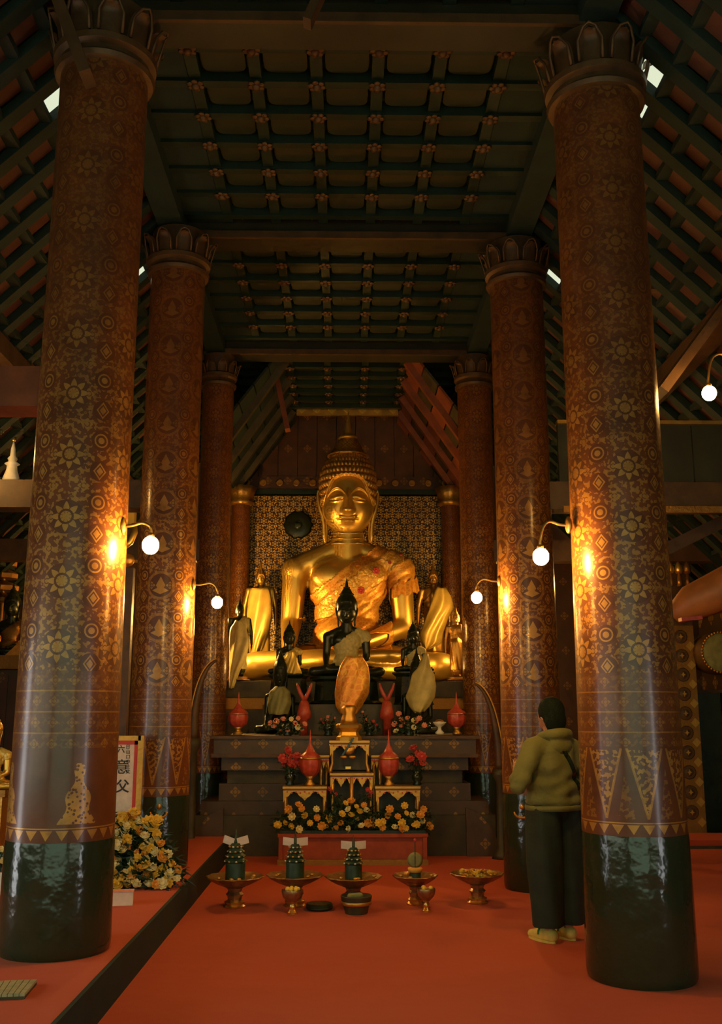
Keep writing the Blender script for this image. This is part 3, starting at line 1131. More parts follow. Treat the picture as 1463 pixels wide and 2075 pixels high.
def shell(name, src, cond, off, mat, parent=None, fold=None, thick=0.01, keep=False):
    """cloth lying on a body: the faces that satisfy cond, lifted along their normals"""
    co, no = arrays(src)
    inside = cond(co, no)
    faces = [tuple(p.vertices) for p in src.polygons if all(inside[v] for v in p.vertices)]
    used = sorted({v for f in faces for v in f})
    idx = {v: i for i, v in enumerate(used)}
    c, n = co[used], no[used]
    h = np.full(len(used), off)
    if fold is not None:
        h = h + fold(c)
    outer = c + n * h[:, None]
    inner = c + n * (h - thick)[:, None]
    k = len(used)
    fs = [tuple(idx[v] for v in f) for f in faces]
    vs = [tuple(v) for v in outer] + [tuple(v) for v in inner]
    edges = {}
    for f in fs:
        for a, b in zip(f, f[1:] + f[:1]):
            edges[(a, b)] = True
    allf = list(fs) + [tuple(v + k for v in reversed(f)) for f in fs]
    for (a, b) in edges:
        if (b, a) not in edges:
            allf.append((b, a, a + k, b + k))
    me = bpy.data.meshes.new(name)
    me.from_pydata(vs, [], allf)
    me.materials.append(mat)
    me.polygons.foreach_set('use_smooth', [True] * len(me.polygons))
    me.update()
    if keep:
        return me
    return link(name, me, parent)


def G(x, s): return np.exp(-(x / s) ** 2)
def SS(a, b, x):
    t = np.clip((x - a) / (b - a), 0, 1)
    return t * t * (3 - 2 * t)


def buddha_head(nu, nv, mat, name='head'):
    """face and neck stub of the image; centre at z 2.72, half width .36"""
    lon = np.linspace(-pi, pi, nu, endpoint=False)
    lon = lon - 0.55 * np.sin(lon)            # denser at the front (lon = 0 is -Y)
    lat = np.linspace(-pi / 2, pi / 2, nv)
    LO, LA = np.meshgrid(lon, lat)
    a, b, c = 0.355, 0.40, 0.60
    x = a * np.cos(LA) * np.sin(LO)
    y = -b * np.cos(LA) * np.cos(LO)
    z = c * np.sin(LA)
    # fuller cheeks, oval jaw
    low = np.clip(-z / c, 0, 1)
    k = 1 + 0.16 * np.sin(pi * low) - 0.04 * low
    x = x * k
    up = np.clip(z / c, 0, 1)
    x = x * (1 + 0.10 * np.sin(pi * up))
    Z = z + 2.72
    front = np.clip(-y / b, 0, 1) ** 0.7
    ax = np.abs(x)
    d = np.zeros_like(x)
    # nose
    t = np.clip((2.72 - Z) / (2.72 - 2.45), 0, 1)
    below = 1 - SS(0, 0.035, 2.435 - Z)
    above = SS(2.80, 2.68, Z)
    d += (0.03 + 0.115 * t) * G(x, 0.030 + 0.028 * t) * below * above
    d += 0.060 * G(ax - 0.055, 0.030) * G(Z - 2.462, 0.030)
    # brows
    zb = 2.79 - 6.2 * (ax - 0.165) ** 2
    d += 0.034 * G(Z - zb, 0.013) * SS(0.33, 0.27, ax) * SS(0.0, 0.035, ax)
    d -= 0.020 * G(Z - (zb - 0.045), 0.035) * G(ax - 0.165, 0.10)
    # lids and the slit of the eye
    d += 0.038 * G(ax - 0.165, 0.080) * G(Z - 2.655, 0.045)
    ze = 2.615 + 1.6 * (ax - 0.17) ** 2
    d -= 0.024 * G(Z - ze, 0.009) * SS(0.27, 0.23, ax) * SS(0.06, 0.09, ax)
    d += 0.014 * G(Z - (ze - 0.022), 0.012) * SS(0.27, 0.22, ax) * SS(0.06, 0.10, ax)
    # mouth
    lift = 1.3 * ax ** 2
    d += 0.040 * G(x, 0.15) * G(Z - 2.335, 0.085)
    d += 0.036 * G(Z - (2.362 + lift - 0.010 * G(x, 0.02)), 0.018) * SS(0.135, 0.09, ax)
    d += 0.040 * G(Z - (2.310 + lift * 0.8), 0.020) * SS(0.11, 0.06, ax)
    d -= 0.030 * G(Z - (2.337 + lift), 0.008) * SS(0.15, 0.11, ax)
    d -= 0.014 * G(ax - 0.145, 0.02) * G(Z - 2.36, 0.02)
    # chin and cheeks
    d += 0.040 * G(x, 0.085) * G(Z - 2.195, 0.055)
    d -= 0.018 * G(x, 0.07) * G(Z - 2.262, 0.022)
    d += 0.020 * G(ax - 0.215, 0.08) * G(Z - 2.47, 0.10)
    y = y - d * front
    Z = Z - 0.08
    vs = [(x[j, i], y[j, i], Z[j, i]) for j in range(nv) for i in range(nu)]
    fs = [(j * nu + i, j * nu + (i + 1) % nu, (j + 1) * nu + (i + 1) % nu, (j + 1) * nu + i) for j in range(nv - 1) for i in range(nu)]
    mb = MB(); mb.v = vs; mb.f = fs
    return mb.mesh(name, mat, True)


def buddha_hair(nu, nv, mat, name='hair'):
    """rows of curls, raised dome; stands proud of the face"""
    lon = np.linspace(-pi, pi, nu, endpoint=False)
    lat = np.linspace(-0.75, pi / 2, nv)
    LO, LA = np.meshgrid(lon, lat)
    a, b, c = 0.395, 0.445, 0.60
    up = np.clip(np.sin(LA), 0, 1)
    x = a * np.cos(LA) * np.sin(LO) * (1 + 0.08 * np.sin(pi * up))
    y = -b * np.cos(LA) * np.cos(LO)
    z = c * np.sin(LA)
    Z = z + 2.74
    # opening for the face
    hl = 2.90 - 1.2 * np.abs(x) ** 2.0 - 3.5 * np.clip(np.abs(x) - 0.22, 0, 1) ** 1.3
    hl = np.where(y < 0.0, hl, 2.2)
    face = (y < -0.02) & (Z < hl)
    k1, k2 = 21, 30
    bumps = 0.030 * (np.abs(np.sin(LO * k1)) * np.abs(np.sin(LA * k2 / 1.0 * 0.62)))
    nrm = np.stack([x / a ** 2, y / b ** 2, z / c ** 2], -1)
    nrm /= np.linalg.norm(nrm, axis=-1, keepdims=True)
    off = np.where(face, -0.09, bumps)
    x = x + nrm[..., 0] * off; y = y + nrm[..., 1] * off; Z = Z + nrm[..., 2] * off
    vs = [(x[j, i], y[j, i], Z[j, i]) for j in range(nv) for i in range(nu)]
    fs = [(j * nu + i, j * nu + (i + 1) % nu, (j + 1) * nu + (i + 1) % nu, (j + 1) * nu + i) for j in range(nv - 1) for i in range(nu)]
    mb = MB(); mb.v = vs; mb.f = fs
    # the raised knot with its own curls
    prof = [(0.30, 3.26), (0.26, 3.30), (0.22, 3.34), (0.195, 3.39), (0.175, 3.43), (0.155, 3.47), (0.13, 3.50), (0.10, 3.53)]
    p2 = []
    for i in range(len(prof) - 1):
        for q in range(4):
            s = q / 4
            p2.append((prof[i][0] * (1 - s) + prof[i + 1][0] * s, prof[i][1] * (1 - s) + prof[i + 1][1] * s))
    p2.append(prof[-1])
    mb.lathe(p2, max(24, nu // 2), rad=lambda t, r, z: r + 0.014 * abs(sin(t * 11 + z * 60)) * abs(cos(t * 11 - z * 60)))
    return mb.mesh(name, mat, True)


def buddha_ear(side):
    mb = MB()
    for s in (side,):
        # pointed shell and long lobe
        out = [(0.335, 2.50), (0.365, 2.44), (0.400, 2.52), (0.425, 2.62), (0.438, 2.76), (0.430, 2.80), (0.395, 2.73), (0.352, 2.70)]
        mb.prism([(s * x, z) for x, z in out], -0.04, 0.05)
        rim = [(0.352, -0.05, 2.70), (0.395, -0.055, 2.735), (0.432, -0.055, 2.80), (0.440, -0.05, 2.74), (0.425, -0.05, 2.60), (0.398, -0.05, 2.50), (0.368, -0.04, 2.42), (0.348, -0.03, 2.30), (0.338, -0.02, 2.15), (0.330, -0.02, 2.05)]
        mb.tube([(s * x, y, z) for x, y, z in rim], [0.010, 0.016, 0.014, 0.018, 0.022, 0.026, 0.028, 0.028, 0.030, 0.022], 8)
        inr = [(0.335, -0.03, 2.50), (0.320, -0.02, 2.38), (0.305, -0.01, 2.22), (0.312, -0.01, 2.08), (0.330, -0.02, 2.04)]
        mb.tube([(s * x, y, z) for x, y, z in inr], [0.018, 0.018, 0.018, 0.024, 0.022], 8)
    mb.xf(Matrix.Translation((0, 0, -0.06)))
    return mb


def finger(mb, base, d, curl, L, r):
    """three bent joints"""
    p = Vector(base); d = Vector(d).normalized(); pts = [p]; rr = [r]
    c = Vector(curl)
    for k, f in enumerate((0.42, 0.32, 0.26)):
        p = p + d * L * f
        pts.append(p.copy()); rr.append(r * (0.92 - 0.14 * k))
        d = (d + c * 0.45).normalized()
    for i in range(3):
        mb.capsule(pts[i], pts[i + 1], rr[i], rr[i + 1], 8)


def seated_body(fingers=True):
    mb = MB()
    mb.ball((0, 0.03, 1.36), (0.56, 0.33, 0.44), 24, 16)
    mb.ball((0, 0.05, 1.60), (0.66, 0.26, 0.23), 24, 14)
    mb.ball((0, 0.02, 0.95), (0.43, 0.29, 0.5), 24, 16)
    mb.ball((0, -0.05, 0.62), (0.48, 0.36, 0.34), 24, 14)
    mb.ball((0, 0.08, 0.34), (0.66, 0.46, 0.34), 24, 14)
    mb.capsule((0, 0.04, 1.70), (0, 0.02, 2.22), 0.235, 0.215, 20)
    for s in (-1, 1):
        mb.ball((s * 0.24, -0.16, 1.46), (0.28, 0.13, 0.20), 16, 10)       # chest
        mb.capsule((s * 0.10, 0.05, 1.93), (s * 0.66, 0.05, 1.63), 0.14, 0.19, 16)
        mb.ball((s * 0.745, 0.03, 1.57), (0.21, 0.20, 0.22), 16, 12)
        mb.capsule((s * 0.75, 0.03, 1.55), (s * 0.80, -0.02, 0.80), 0.185, 0.150, 16)
    # one arm hangs over the knee, the palm rests on the shin
    mb.capsule((-0.80, -0.02, 0.80), (-0.80, -0.55, 0.46), 0.150, 0.095, 16)
    mb.ball((-0.80, -0.68, 0.38), (0.115, 0.14, 0.07), 14, 10, rot=(0.5, 0, 0))
    # the other lies in the lap
    mb.capsule((0.80, -0.02, 0.76), (0.26, -0.56, 0.52), 0.150, 0.095, 16)
    mb.ball((0.12, -0.62, 0.475), (0.18, 0.11, 0.06), 14, 10, rot=(0, 0, 0.2))
    if fingers:
        for k in range(4):
            finger(mb, (-0.88 + k * 0.052, -0.76, 0.36), (0.02 * (k - 1.5), -0.35, -0.55), (0, 0.25, -0.5), 0.26 - 0.03 * abs(k - 1.6), 0.028)
        finger(mb, (-0.70, -0.66, 0.40), (0.6, -0.5, -0.2), (0, -0.2, -0.5), 0.17, 0.031)
        for k in range(4):
            finger(mb, (0.0, -0.545 - k * 0.048, 0.475), (-1, -0.05, -0.05), (0, 0, 0.35), 0.26 - 0.03 * abs(k - 1.6), 0.027)
        finger(mb, (0.12, -0.70, 0.50), (-0.6, -0.35, 0.3), (-0.2, 0.2, 0.1), 0.18, 0.031)
    # folded legs
    for s in (-1, 1):
        mb.capsule((s * 0.36, 0.02, 0.28), (s * 1.20, -0.36, 0.20), 0.29, 0.185, 16)
        mb.ball((s * 1.27, -0.40, 0.20), (0.24, 0.25, 0.195), 16, 12)
    mb.capsule((1.25, -0.45, 0.17), (0.05, -0.86, 0.13), 0.175, 0.12, 16)
    mb.capsule((-1.25, -0.45, 0.22), (-0.10, -0.82, 0.30), 0.18, 0.125, 16)
    mb.capsule((-0.10, -0.82, 0.30), (0.58, -0.80, 0.33), 0.115, 0.085, 14)
    mb.ball((0.62, -0.82, 0.33), (0.16, 0.10, 0.075), 14, 10)
    if fingers:
        for k in range(5):
            mb.capsule((0.72, -0.90 + k * 0.042, 0.34), (0.84 - 0.015 * k, -0.91 + k * 0.044, 0.35), 0.026, 0.022, 8)
    return mb


def robe_cond(co, no):
    x, y, z = co[:, 0], co[:, 1], co[:, 2]
    line = -0.45 + (z - 1.28) / 0.62 * 0.83
    torso = (z > 0.40) & (x < 0.62) & (x > np.where(z > 1.22, line, -0.60)) & (z < 2.02) & ~((z > 1.90) & (np.abs(x) < 0.26))
    torso &= ~((y < -0.43) & (z < 0.62))
    torso &= ~((x < -0.44) & (z < 0.50))
    back = (y > 0.12) & (z > 0.3) & (z < 1.95) & (x > -0.52) & (x < 0.62)
    arm = (x >= 0.60) & (z > 1.30 + 0.28 * (x - 0.6)) & (z < 2.0)
    return torso | back | arm


def sash_cond(co, no):
    x, z, y = co[:, 0], co[:, 2], co[:, 1]
    d = (x + 0.45) * 0.60 - (z - 1.28) * 0.80          # distance below the robe's upper edge
    return (d > 0.17) & (d < 0.46) & (y < 0.16) & (z > 0.86) & (z < 1.95) & (x < 0.80)


def fold_fn(c):
    d = (c[:, 0] + 0.45) * 0.60 - (c[:, 2] - 1.28) * 0.80
    return 0.0045 * np.sin(d * 62 + 1.5 * np.sin(c[:, 0] * 4)) + 0.002 * np.sin(d * 140 + c[:, 2] * 6)


body_hi = fuse('body', seated_body(), M['gold'], 0.021, 10, keep=True)
body_lo = fuse('body', seated_body(False), M['bronze'], 0.05, 4, keep=True)
head_hi = buddha_head(260, 240, M['gold'])
hair_hi = buddha_hair(420, 150, M['gold_old'])
head_lo = buddha_head(64, 60, M['bronze'])
hair_lo = buddha_hair(60, 30, M['bronze'])
ears_me = [buddha_ear(s).mesh('ear', M['gold'], True) for s in (-1, 1)]
flame = MB().lathe([(0.06, 3.50), (0.13, 3.515), (0.145, 3.54), (0.12, 3.565), (0.075, 3.58), (0.070, 3.62), (0.060, 3.68), (0.040, 3.76), (0.022, 3.84), (0.008, 3.93), (0.002, 3.97)], 20)
flame_me = flame.mesh('flame_finial', M['gold'], True)
robe_lo = shell('robe', body_lo, robe_cond, 0.045, M['cream_cloth'], fold=lambda c: fold_fn(c) * 2, thick=0.03, keep=True)


def remat(me, mat):
    c = me.copy()
    c.materials.clear(); c.materials.append(mat)
    return c


BX, BY, BZ = 0.03, 14.0, 1.92
gb = thing('seated_image', 'colossal seated golden image wearing an orange and gold lace robe', 'statue', (BX, BY, BZ))
link('body', body_hi, gb)
link('head', head_hi, gb)
hr = link('hair', hair_hi, gb); hr['label'] = 'cap of small dull gold curls'
for e in ears_me:
    link('ear', e, gb)
link('flame_finial', flame_me, gb)
rb = shell('robe', body_hi, robe_cond, 0.022, M['lace'], gb, fold_fn)
rb['label'] = 'orange gold lace robe over one shoulder'
ss = shell('sash', body_hi, sash_cond, 0.050, M['brocade'], gb, lambda c: fold_fn(c) * 0.5, 0.018)
ss['label'] = 'pale gold brocade sash'
# raised hairline rim and neck creases
hl = MB()
pts = []
for k in range(41):
    s = -1 + 2 * k / 40
    x = 0.375 * sin(s * 1.45)
    zz = 2.905 - 1.2 * abs(x) ** 2 - 3.5 * max(0, abs(x) - 0.22) ** 1.3
    q = max(0.0, 1 - (x / 0.40) ** 2 - ((zz - 2.74) / 0.62) ** 2)
    pts.append((x, -0.445 * sqrt(q) - 0.004, zz))
hl.tube(pts, 0.011, 6)
obj('hairline_rim', hl, M['gold'], gb, True)
nk = MB()
for zc, rr in ((2.08, 0.222), (2.00, 0.230), (1.93, 0.245)):
    nk.tube([((rr + 0.004) * sin(a), 0.03 - (rr + 0.006) * cos(a), zc + 0.03 * abs(sin(a))) for a in [-1.5 + 3.0 * k / 24 for k in range(25)]], 0.009, 6)
obj('neck_fold', nk, M['gold'], gb, True)
# flared end of the robe at the covered shoulder
def flare(i, j):
    a = -0.9 + 2.0 * i
    rx = 0.225 + 0.035 * j + 0.012 * sin(i * 26)
    return Vector((0.76 + rx * sin(a + 0.3), 0.03 - rx * cos(a + 0.3) * 0.95, 1.42 - 0.20 * j + 0.10 * (i - 0.5) - 0.02 * sin(i * 17)))
obj('robe_edge', MB().grid(flare, 40, 6), M['lace'], gb, True)
# red rosettes pinned on the cloth
bvh = BVHTree.FromPolygons([v.co for v in ss.data.vertices], [tuple(p.vertices) for p in ss.data.polygons])
rz_m = MB()
for k in range(8):
    a = 2 * pi * k / 8
    rz_m.ball((0.035 * cos(a), 0, 0.035 * sin(a)), (0.020, 0.008, 0.020), 6, 4)
rz_m.ball((0, -0.006, 0), (0.018, 0.010, 0.018), 8, 6)
rz_me = rz_m.mesh('rosette', M['rose'], True)
for px, py in ((762, 1157), (731, 1196), (790, 1140), (812, 1125)):
    d = ray(px, py).normalized()
    h = bvh.ray_cast(Vector((0, 0, H)) - Vector((BX, BY, BZ)), d)
    if h[0] is None:
        continue
    o = link('rosette', rz_me, gb, h[0] + h[1] * 0.012)
    o.rotation_euler = (-h[1]).to_track_quat('Y', 'Z').to_euler()
    if px > 780: o.scale = (0.5,) * 3


# ------------------------------------------------------------------ the altar
al = thing('altar', 'broad stepped wooden altar with faint gold stencils below the statues', 'altar', (0, 0, 0))
def tier(name, x, y0, y1, z0, z1, mat, parent, flare_=0.0):
    return obj(name, MB().bbox(-x - flare_, x + flare_, y0 - flare_, y1, z0, z1), mat, parent)
tier('plinth', 1.62, 11.05, 11.93, 0.0, 0.42, M['wood_dark'], al)
tier('plinth_step', 1.56, 11.12, 11.93, 0.42, 0.56, M['altar'], al)
tier('dado', 1.38, 11.22, 11.93, 0.56, 0.74, M['altar'], al)
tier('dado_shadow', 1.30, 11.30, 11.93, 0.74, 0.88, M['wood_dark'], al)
tier('frieze', 1.36, 11.22, 11.93, 0.88, 1.02, M['altar'], al)
tier('cornice', 1.46, 11.12, 11.93, 1.02, 1.06, M['wood'], al)
tier('top_board', 1.44, 11.14, 11.93, 1.06, 1.22, M['altar'], al)
tier('top_lip', 1.48, 11.10, 11.93, 1.22, 1.25, M['wood'], al)
# leg-like flaring feet at the ends, seen beside the columns
for s in (-1, 1):
    obj('bracket_foot', MB().prism([(s * 1.30, 0.0), (s * 1.66, 0.0), (s * 1.66, 0.10), (s * 1.58, 0.28), (s * 1.44, 0.44), (s * 1.30, 0.5)], 11.005, 11.05), M['altar'], al)
pd = thing('statue_pedestal', 'dark tiered pedestal under the colossal image', 'pedestal', (0, 0, 0))
tier('tier', 1.60, 12.95, 15.2, 0.0, 1.55, M['wood_dark'], pd)
tier('tier', 1.55, 13.00, 15.2, 1.55, 1.70, M['gold_dull'], pd)
tier('tier', 1.62, 12.92, 15.2, 1.70, 1.90, M['wood_dark'], pd)
md = thing('altar_riser', 'black tiered riser for the smaller statues, behind the flowers', 'riser', (0, 0, 0))
tier('tier', 1.38, 11.95, 12.88, 0.0, 1.25, M['wood_dark'], md)
tier('tier', 0.46, 11.97, 12.45, 1.25, 1.60, M['wood_dark'], md)
tier('tier', 1.02, 12.45, 12.88, 1.25, 1.60, M['wood_dark'], md)
for s in (-1, 1):
    sd = thing('side_block', 'tall block at the %s end of the pedestal carrying a standing figure' % ('flower heap' if s < 0 else 'visitor'), 'block', (0, 0, 0))
    sd_m = MB().bbox(min(s * 1.0, s * 1.46), max(s * 1.0, s * 1.46), 14.45, 14.95, 1.9, 2.12)
    obj('block_body', sd_m, M['wood_dark'], sd)
    obj('block_lip', MB().bbox(min(s * 0.97, s * 1.48), max(s * 0.97, s * 1.48), 14.42, 14.97, 2.12, 2.15), M['gold_dull'], sd)


def seated(name, label, loc, sc, body_m, robe_m=None, rz=0, head_m=None, cat='statue', top=True):
    t = thing(name, label, cat, loc, rz, None, sc)
    link('body', remat(body_lo, body_m), t)
    link('head', remat(head_lo, head_m or body_m), t)
    link('hair', remat(hair_lo, body_m), t)
    if top:
        link('flame_finial', remat(flame_me, body_m), t)
    for e in ears_me:
        link('ear', remat(e, head_m or body_m), t)
    if robe_m:
        link('robe', remat(robe_lo, robe_m), t)
    return t


def attach(o, t):
    o.parent = t
    o.matrix_parent_inverse = (Matrix.Translation(t.location) @ t.rotation_euler.to_matrix().to_4x4() @ Matrix.Diagonal((*t.scale, 1))).inverted()
    return o


def cloth_panel(name, rows, Y, mat, parent=None, folds=5, amp=0.02, thick=0.012, bulge=0.06, org=(0, 0, 0)):
    """hanging cloth: rows = (z, x_left, x_right) top to bottom, in world units"""
    nx, ny = 26, 22
    zs = [r[0] for r in rows]
    vs = []
    for j in range(ny + 1):
        s = j / ny * (len(rows) - 1)
        i0 = min(int(s), len(rows) - 2); f = s - i0
        f2 = f * f * (3 - 2 * f) * 0.4 + f * 0.6
        z = rows[i0][0] * (1 - f) + rows[i0 + 1][0] * f
        xl = rows[i0][1] * (1 - f2) + rows[i0 + 1][1] * f2
        xr = rows[i0][2] * (1 - f2) + rows[i0 + 1][2] * f2
        for i in range(nx + 1):
            u = i / nx
            x = xl + (xr - xl) * u
            y = Y - bulge * sin(pi * u) ** 0.7 - amp * sin(u * folds * 2 * pi + j * 0.32) * (0.25 + 0.75 * j / ny)
            vs.append((x - org[0], y - org[1], z - org[2] + 0.006 * sin(u * 9)))
    n = len(vs)
    vs += [(x, y + thick, z) for x, y, z in vs]
    fs = []
    W = nx + 1
    for j in range(ny):
        for i in range(nx):
            a = j * W + i
            fs.append((a, a + 1, a + W + 1, a + W))
            fs.append((a + n, a + W + n, a + W + 1 + n, a + 1 + n))
    for i in range(nx):
        fs.append((i, i + n, i + 1 + n, i + 1))
        a = ny * W + i
        fs.append((a, a + 1, a + 1 + n, a + n))
    for j in range(ny):
        a = j * W; b = a + W
        fs.append((a, b, b + n, a + n))
        a += nx; b += nx
        fs.append((a, a + n, b + n, b))
    mb = MB(); mb.v = vs; mb.f = fs
    return obj(name, mb, mat, parent, True)


def rows_px(pts, Y):
    out = []
    for y, xl, xr in pts:
        a, b = at(xl, y, Y), at(xr, y, Y)
        out.append(((a.z + b.z) / 2, a.x, b.x))
    return out


# central dark image with a pale shoulder cloth and a hanging orange sash
c0 = at(702, 1372, 12.35)
ct = thing('statue_stand', 'black moulded stand under the dark central statue', 'stand', (c0.x, 12.4, 1.60))
obj('stand_body', MB().lathe([(0.44, 0), (0.46, 0.02), (0.40, 0.05), (0.38, c0.z - 1.60 - 0.06), (0.45, c0.z - 1.60 - 0.03), (0.45, c0.z - 1.60)], 8), M['black'], ct)
s0 = seated('seated_image', 'dark bronze seated image in the middle of the altar, in front of the colossal one', (c0.x, 12.4, c0.z), 0.315, M['bronze'], M['cream_cloth'])
cl = cloth_panel('sash_cloth', rows_px([(1330, 700, 735), (1352, 688, 747), (1375, 682, 750), (1405, 678, 748), (1430, 680, 735), (1448, 690, 722)], 11.90), 11.90, M['lace'], None, 2, 0.010, 0.01, 0.06)
attach(cl, s0)['label'] = 'orange sash hanging from the lap of the dark central statue'
# pair of dark images with draped cloths, lower on both sides
squat = []
for px, py, lb, hm in ((566, 1448, 'squat dark statue with an olive cloth beside the pink bouquet, flower heap side', 'bronze'), (846, 1446, 'squat dark statue with a pale cloth over its front, visitor side', 'bronze')):
    p = at(px, py, 12.15)
    s1 = seated('seated_image', lb, (p.x, 12.2, 1.25), 0.24, M[hm], None)
    s1.scale = (0.20, 0.24, 0.27)
    squat.append(s1)
cl = cloth_panel('draped_cloth', rows_px([(1392, 556, 578), (1402, 546, 588), (1425, 541, 591), (1448, 545, 584)], 11.88), 11.88, M['green_cloth'], None, 3, 0.01, 0.012, 0.09)
attach(cl, squat[0])['label'] = 'dull olive cloth over the squat statue next to the pink bouquet'
cl = cloth_panel('draped_cloth', rows_px([(1326, 858, 868), (1350, 848, 872), (1368, 834, 880), (1392, 829, 884), (1412, 822, 882), (1430, 828, 872), (1443, 838, 860)], 11.90), 11.90, M['cream_cloth'], None, 2, 0.014, 0.012, 0.07)
attach(cl, squat[1])['label'] = 'pale yellow cloth hanging over the squat statue on the visitor side'
# small robed image with shining folds, left of the centre
p = at(585, 1366, 12.6)
st_ = thing('statue_stand', 'low black stand under the small satin robed statue', 'stand', (p.x, 12.62, 1.60))
obj('stand_body', MB().lathe([(0.26, 0), (0.24, 0.03), (0.22, p.z - 1.66), (0.27, p.z - 1.62), (0.27, p.z - 1.60)], 8), M['black'], st_)
sat = seated('seated_image', 'small dark statue wrapped in shining yellow satin, before the great arm', (p.x, 12.62, p.z), 0.175, M['bronze'], M['yellow_cloth'])
cl = cloth_panel('satin_wrap', rows_px([(1322, 580, 596), (1336, 572, 602), (1352, 563, 608), (1366, 561, 612)], 12.44), 12.44, M['yellow_cloth'], None, 3, 0.015, 0.01, 0.06)
attach(cl, sat)['label'] = 'pale satin wrap around the small statue before the great arm'
p = at(838, 1362, 12.6)
st_ = thing('statue_stand', 'low black stand under the small statue on the visitor side', 'stand', (p.x, 12.62, 1.60))
obj('stand_body', MB().lathe([(0.26, 0), (0.24, 0.03), (0.22, p.z - 1.66), (0.27, p.z - 1.62), (0.27, p.z - 1.60)], 8), M['black'], st_)
seated('seated_image', 'small dark statue with a pale shoulder cloth below the covered arm', (p.x, 12.62, p.z), 0.17, M['bronze'], M['cream_cloth'])


def standing_body():
    """height 1: feet to knot"""
    mb = MB()
    mb.ball((0, 0, 0.70), (0.115, 0.065, 0.10), 14, 10)
    mb.ball((0, 0, 0.755), (0.125, 0.05, 0.04), 14, 8)
    mb.ball((0, 0, 0.60), (0.085, 0.06, 0.11), 14, 10)
    mb.capsule((0, 0, 0.50), (0, 0, 0.10), 0.10, 0.095, 14)
    mb.capsule((0, 0, 0.77), (0, 0, 0.84), 0.033, 0.030, 10)
    mb.ball((0, -0.005, 0.885), (0.046, 0.052, 0.066), 14, 12)
    mb.capsule((0, -0.05, 0.885), (0, -0.058, 0.872), 0.007, 0.011, 8)
    mb.ball((0, 0.004, 0.925), (0.050, 0.055, 0.045), 14, 10)
    for s in (-1, 1):
        mb.capsule((s * 0.048, 0, 0.90), (s * 0.046, 0, 0.84), 0.010, 0.009, 6)
        mb.capsule((s * 0.125, 0, 0.75), (s * 0.16, 0.005, 0.58), 0.034, 0.026, 10)
        mb.capsule((s * 0.16, 0.005, 0.58), (s * 0.165, -0.02, 0.43), 0.026, 0.018, 10)
        mb.ball((s * 0.165, -0.022, 0.395), (0.014, 0.022, 0.035), 8, 8)
        for k in range(4):
            mb.capsule((s * 0.165, -0.038 + k * 0.011, 0.38), (s * 0.163, -0.040 + k * 0.011, 0.335), 0.006, 0.005, 6)
        mb.capsule((s * 0.162, -0.040, 0.40), (s * 0.150, -0.052, 0.37), 0.007, 0.005, 6)
        mb.capsule((s * 0.045, 0.01, 0.12), (s * 0.045, 0.0, 0.03), 0.034, 0.030, 10)
        mb.capsule((s * 0.045, 0.0, 0.022), (s * 0.055, -0.075, 0.018), 0.024, 0.018, 8)
    return mb


stand_me = fuse('body', standing_body(), M['gold'], 0.009, 3, keep=True)
knot = MB().lathe([(0.040, 0.945), (0.032, 0.965), (0.022, 0.975), (0.026, 0.985), (0.014, 1.0), (0.006, 1.04), (0.001, 1.08)], 12)
knot_me = knot.mesh('flame_finial', M['gold'], True)
robe_st = shell('robe', stand_me, lambda c, n: (c[:, 2] > 0.10) & (c[:, 2] < 0.80) & (np.abs(c[:, 0]) < 0.135) & (c[:, 0] > -0.12 + np.clip(c[:, 2] - 0.62, 0, 1) * 0.9), 0.012, M['yellow_cloth'],
                fold=lambda c: 0.006 * np.sin(c[:, 0] * 70 + c[:, 2] * 12), thick=0.008, keep=True)


def standing(label, loc, h, bm, rm, rz=0):
    t = thing('standing_image', label, 'statue', loc, rz, None, h)
    link('body', remat(stand_me, bm), t)
    link('flame_finial', remat(knot_me, bm), t)
    link('robe', remat(robe_st, rm), t)
    for nm_, me_, mt_h in (('head', head_lo, bm), ('hair', hair_lo, M['gold_old'] if bm is not M['bronze'] else bm)):
        link(nm_, remat(me_, mt_h), t, (0, -0.012, 0.885 - 2.68 * 0.118), (0, 0, 0), 0.118)
    b = obj('base', MB().lathe([(0.15, -0.05), (0.16, -0.035), (0.12, -0.02), (0.14, 0.0)], 12), M['gold_dull'], t, True)
    return t


p = at(525, 1340, 14.6)
stl = standing('tall standing golden statue in a cream robe between the slim column and the great arm', (p.x, 14.6, 2.17 + 0.06), 1.40, M['gold'], M['yellow_cloth'], 0.15)
cl = cloth_panel('robe_cloth', rows_px([(1193, 506, 545), (1215, 503, 550), (1245, 500, 552), (1275, 503, 546), (1305, 505, 535), (1335, 506, 524)], 14.45), 14.45, M['yellow_cloth'], None, 2, 0.022, 0.012, 0.08)
attach(cl, stl)['label'] = 'shining cream robe hanging on the tall standing statue beside the great arm'
p = at(880, 1320, 14.6)
str_ = standing('tall standing golden statue with a slanting draped robe near the covered shoulder', (p.x, 14.6, 2.17 + 0.06), 1.40, M['gold_old'], M['gold_old'], -0.1)
cl = cloth_panel('robe_cloth', rows_px([(1192, 882, 905), (1212, 876, 916), (1232, 870, 919), (1255, 862, 908), (1285, 850, 898), (1303, 853, 895), (1317, 862, 870)], 14.42), 14.42, M['yellow_cloth'], None, 2, 0.025, 0.012, 0.09)
attach(cl, str_)['label'] = 'golden brown robe swept across the tall standing statue near the covered shoulder'
